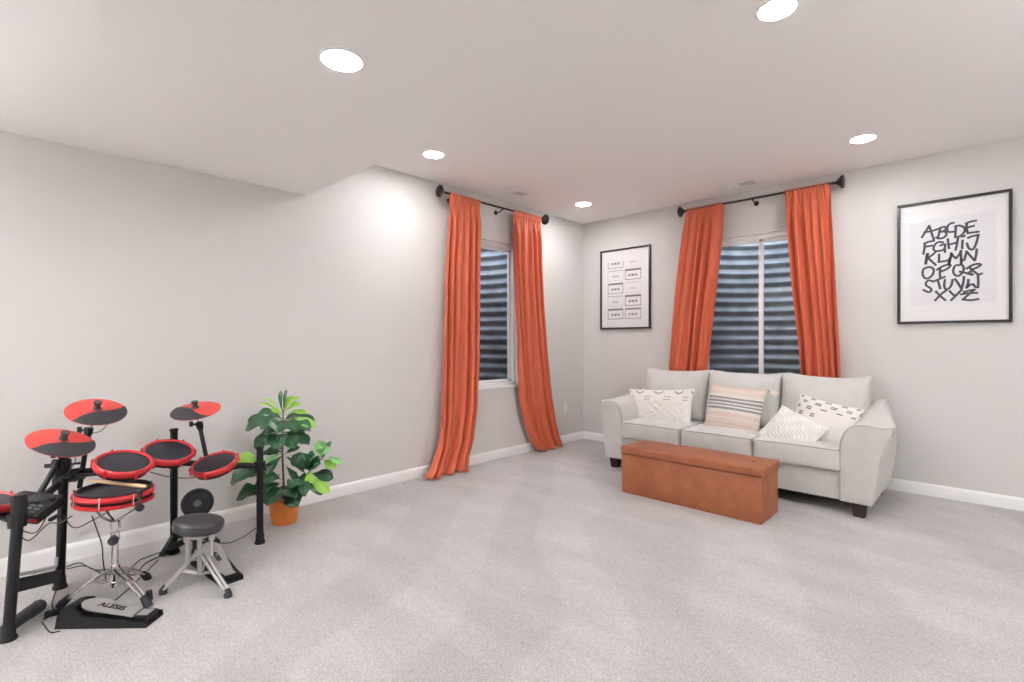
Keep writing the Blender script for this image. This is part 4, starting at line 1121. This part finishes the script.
# ---- pedals
def pedal(A, B, width, hgt, label, text_size, txt_rev=False, big=True):
    A, B = Vector(A), Vector(B); d = (B - A); L_ = d.length; m = placed(A, (0, 0, 1), d)     # local x: toe -> heel
    t = thing('drum_pedal', (A + B) / 2, label, 'pedal')
    w = width / 2
    b = bm_new(); prism(b, [m @ V(0, -w, 0), m @ V(L_, -w * .85, 0), m @ V(L_, w * .85, 0), m @ V(0, w, 0)], (0, 0, .010)); obj('base_plate', b, 'blackplastic', t, smooth=False)
    # wedge side cheeks
    b = bm_new()
    for s in (-1, 1):
        prof_ = [(0.0, .0), (L_ * .02, hgt * .62), (L_ * .10, hgt * 1.0), (L_ * .20, hgt * 1.02), (L_ * .30, hgt * .62), (L_ * .80, .030), (L_ * .99, .022), (L_, .0)]
        prism(b, [m @ V(x, s * w * .98, z) for x, z in prof_], m.to_3x3() @ V(0, -s * .010, 0))
    box(b, (L_ * .05, -w * .98, hgt * .60), (L_ * .17, w * .98, hgt * .98), .006, m)
    obj('housing', b, 'black', t, angle=30)
    # footboard: rounded toe outline, sloping
    b = bm_new(); out = []; x0, x1 = L_ * .20, L_ * .80; wf = w * .80
    n = 14
    for i in range(n + 1):
        a = PI / 2 + PI * i / n; out.append((x0 + wf * 1.3 + math.cos(a) * wf * 1.3, math.sin(a) * wf))
    out += [(x1, -wf * .72), (x1, wf * .72)]
    zf = lambda x: hgt * 1.04 + (.040 - hgt * 1.04) * (x - x0) / (x1 - x0)
    top_ = [b.verts.new(m @ V(x, y, zf(x) + .004)) for x, y in out]; bot_ = [b.verts.new(m @ V(x, y, zf(x) - .004)) for x, y in out]
    b.faces.new(top_); b.faces.new(bot_[::-1])
    for i in range(len(out)): k2 = (i + 1) % len(out); b.faces.new((top_[i], top_[k2], bot_[k2], bot_[i]))
    fb = obj('footboard', b, 'satin', t, angle=30)
    b = bm_new(); box(b, (x1 + .004, -wf * .78, .012), (L_ * .985, wf * .78, .040), .006, m); obj('heel_plate', b, 'black', t)
    b = bm_new(); box(b, (x1 + .014, -wf * .55, .038), (L_ * .955, wf * .55, .043), .002, m); obj('heel_inlay', b, 'satin', t)
    b = bm_new(); tube(b, [m @ V(x1 + .002, -wf * .8, .034), m @ V(x1 + .002, wf * .8, .034)], .006, 10); obj('hinge', b, 'chrome', t)
    # lettering on the footboard
    cu = bpy.data.curves.new('footboard_lettering', 'FONT'); cu.body = 'ALESIS'; cu.size = text_size; cu.align_x = 'CENTER'; cu.align_y = 'CENTER'; cu.extrude = .0004; cu.offset = .0012
    to = bpy.data.objects.new('tmp', cu); COL.objects.link(to); bpy.context.view_layer.update()
    me = bpy.data.meshes.new_from_object(to.evaluated_get(bpy.context.evaluated_depsgraph_get())); bpy.data.objects.remove(to)
    xm = (x0 + x1) / 2 + L_ * .02; sl = math.atan2(zf(x1) - zf(x0), x1 - x0)
    me.transform(Matrix.Translation(-t.location) @ m @ Matrix.Translation((xm, 0, zf(xm) + .0048)) @ Matrix.Rotation(-sl, 4, 'Y'))
    me.materials.append(M['black']); o = bpy.data.objects.new('footboard_lettering', me); COL.objects.link(o); o.parent = fb
    return t, m, L_
pA = onz(66, 622); pB = onz(155, 621)
tpd, mpd, Lpd = pedal(pA, pB, .115, .085, 'black pedal with silver footboard on the carpet before the snare stand', .040)
b = bm_new(); q = onz(149, 600, 0); tube(b, [q + V(0, 0, .0), q + V(0, 0, .045)], [.016, .013], 12); o = obj('rubber_stop', b, 'rubber', tpd)
pedal(onz(202, 561), onz(232, 583), .115, .120, 'black pedal with silver footboard partly behind the stool legs', .028)

# ---- stool
sc_ = V(.86, -4.50, 0); zs = .345; SEATM = placed(V(.86, -4.50, 0) - r3 * .040 + f3 * .03, V(0, 0, 1) + r3 * .13 - f3 * .07)
sto = thing('drum_stool', sc_, 'small round dark grey padded stool on silver tripod legs', 'stool')
b = bm_new(); Tm = Matrix.Translation(sc_)
lathe(b, [(.098, zs - .060), (.108, zs - .055), (.114, zs - .038), (.113, zs - .016), (.108, zs - .006), (.098, zs), (.06, zs + .003), (.01, zs + .004)], SEATM, 48); se = obj('seat', b, 'vinylseat', sto)
b = bm_new(); lathe(b, [(.1135, zs - .022), (.1148, zs - .019), (.1135, zs - .016)], SEATM, 48, False, False); obj('seam', b, 'rubber', se)
b = bm_new(); lathe(b, [(.045, zs - .098), (.055, zs - .094), (.055, zs - .078)], Tm, 24); tube(b, [sc_ + V(0, 0, .05), sc_ + V(0, 0, zs - .09)], .012, 14); obj('column', b, 'satin', sto)
feet = [onz(228, 597), onz(163, 594)]
third = sc_ * 3 - feet[0] - feet[1]; feet.append(V(third.x, third.y, 0))
for q in feet:
    q.z = 0; d = (q - sc_); d.z = 0; q = sc_ + d; s = V(-d.y, d.x, 0).normalized() * .011
    b = bm_new()
    for k in (-1, 1):
        tube(b, [sc_ + d * .10 + V(0, 0, .165) + s * k, q + V(0, 0, .022) + s * k * .8], .0075, 8)
        tube(b, [sc_ + d * .08 + V(0, 0, .065) + s * k, sc_ + d * .5 + V(0, 0, .095) + s * k], .0055, 8)
    lg = obj('leg', b, 'satin', sto)
    b = bm_new(); tube(b, [q + V(0, 0, .038) - d.normalized() * .01, q + V(0, 0, .018), q + V(0, 0, .001)], [.012, .018, .019], 12); obj('rubber_foot', b, 'rubber', lg)
# upright struts under the seat
for q, z0 in ((at(187, 540, 2.5), .13), (at(211.5, 540, 2.53), .16)):
    b = bm_new(); tube(b, [V(q.x, q.y, z0), V(q.x, q.y, zs - .095)], .009, 12); box(b, (-.013, -.013, zs - .105), (.013, .013, zs - .078), .003, Matrix.Translation((q.x, q.y, 0))); tube(b, [V(q.x, q.y, z0 + .02), sc_ + V(0, 0, z0)], .006, 8)
    obj('strut', b, 'satin', sto)
b = bm_new(); lathe(b, [(.013, -.02), (.022, -.018), (.022, .018), (.013, .02)], Tm @ Matrix.Translation((0, 0, .165)), 14); obj('leg_collar', b, 'satin', sto)

# ---- cables
def cable(px, label, r=.0028, z=.0035, name='cable'):
    pts = []
    for q in px:
        if len(q) == 3: pts.append(at(*q))
        else:
            v = onz(q[0], q[1], z); v.x = max(v.x, .022); pts.append(v)
    b = bm_new(); tube(b, spline(pts, 8), r, 6); o = obj(name, b, 'cable'); recenter(o, pts[0] * 1.0); tag(o, label, 'cable', 'drum kit cables')
cable([(66, 569), (85, 566), (104, 574), (125, 572), (140, 560), (158, 553), (171, 548)], 'black cable on the carpet from the left rack post toward the middle post')
cable([(66, 567), (80, 563), (95, 570), (116, 569), (134, 575), (146, 563), (168, 553)], 'black cable looping on the carpet behind the snare stand')
cable([(158, 560), (140, 578), (118, 598), (108, 604)], 'thin black cable running from the middle rack post to the large pedal')
cable([(56, 590), (52, 606), (60, 612), (70, 612), (80, 606)], 'short black cable curling from the left post foot to the large pedal')
cable([(42, 622), (50, 632), (60, 631)], 'short black cable between the left stabiliser and the large pedal')
cable([(212, 541), (228, 543), (243, 537), (256, 528), (262, 526)], 'black cable on the carpet from the stool to behind the plant pot')
cable([(58, 500, 2.5), (72, 527, 2.52), (95, 519, 2.5), (112, 509, 2.45)], 'black cable hanging from the left rack post to the snare pad')
cable([(72, 516, 2.2), (60, 523, 2.25), (48, 524, 2.3), (30, 540, 2.28), (20, 536, 2.2)], 'black cable looping under the sound module')
cable([(50, 508, 2.32), (42, 525, 2.3), (34, 533, 2.3), (22, 530, 2.25), (16, 520, 2.2)], 'black cable hanging below the sound module nearest the left post')
cable([(92, 516, 2.36), (97, 530, 2.38), (102, 545, 2.4), (103, 560, 2.42), (106, 580, 2.42)], 'thin black cable hanging from the snare pad to its stand base')
cable([(150, 472, 2.72), (170, 477, 2.85), (190, 478, 2.85), (205, 474, 2.83)], 'thin black cable strung between the middle and right toms')
cable([(108, 424, 2.60), (101, 431, 2.6), (92, 434, 2.6), (90, 442, 2.6)], 'thin black cable curving under the highest left cymbal', .002)
cable([(76, 458, 2.42), (73, 466, 2.45), (66, 474, 2.48), (58, 480, 2.48), (52, 492, 2.4)], 'thin black cable curving under the nearest left cymbal', .0022)
b = bm_new(); q = onz(55, 615); box(b, (-.035, -.014, 0), (.035, .014, .024), .006, placed(q, (0, 0, 1), onz(70, 612) - q)); tube(b, [q + V(0, 0, .012), onz(44, 619, .012)], [.008, .004], 8)
o = obj('power_adapter', b, 'blackplastic'); recenter(o, q); tag(o, 'small black cable connector on the carpet left of the large pedal', 'connector')

# ================================================================ WORLD (daylight outside the wells)
w = bpy.data.worlds.new('sky'); scene.world = w; w.use_nodes = True
N, L = w.node_tree.nodes, w.node_tree.links; bg = N['Background']
sky = N.new('ShaderNodeTexSky'); sky.sky_type = 'HOSEK_WILKIE'; sky.sun_direction = (.2, -.3, .93); sky.turbidity = 3
mxs = N.new('ShaderNodeMix'); mxs.data_type = 'RGBA'; mxs.inputs[0].default_value = .75; mxs.inputs[7].default_value = (.80, .87, 1.0, 1)
L.new(sky.outputs[0], mxs.inputs[6]); L.new(mxs.outputs[2], bg.inputs[0]); bg.inputs[1].default_value = 2.1

# ================================================================ CAMERA, COLOUR
cd = bpy.data.cameras.new('camera'); cam = bpy.data.objects.new('camera', cd); COL.objects.link(cam)
cam.location = CAM; cam.rotation_euler = (PI / 2, 0, YAW); cd.sensor_width = 36; cd.lens = 36 * FOC / 1024; cd.clip_start = .05
scene.camera = cam
scene.view_settings.view_transform = 'Standard'; scene.view_settings.look = 'None'; scene.view_settings.gamma = 1
scene.view_settings.use_curve_mapping = False; scene.view_settings.exposure = 1.68
cy = scene.cycles
cy.use_denoising = True; cy.max_bounces = 10; cy.diffuse_bounces = 7; cy.glossy_bounces = 4; cy.transparent_max_bounces = 12
cy.sample_clamp_indirect = 4; cy.caustics_reflective = False; cy.caustics_refractive = False
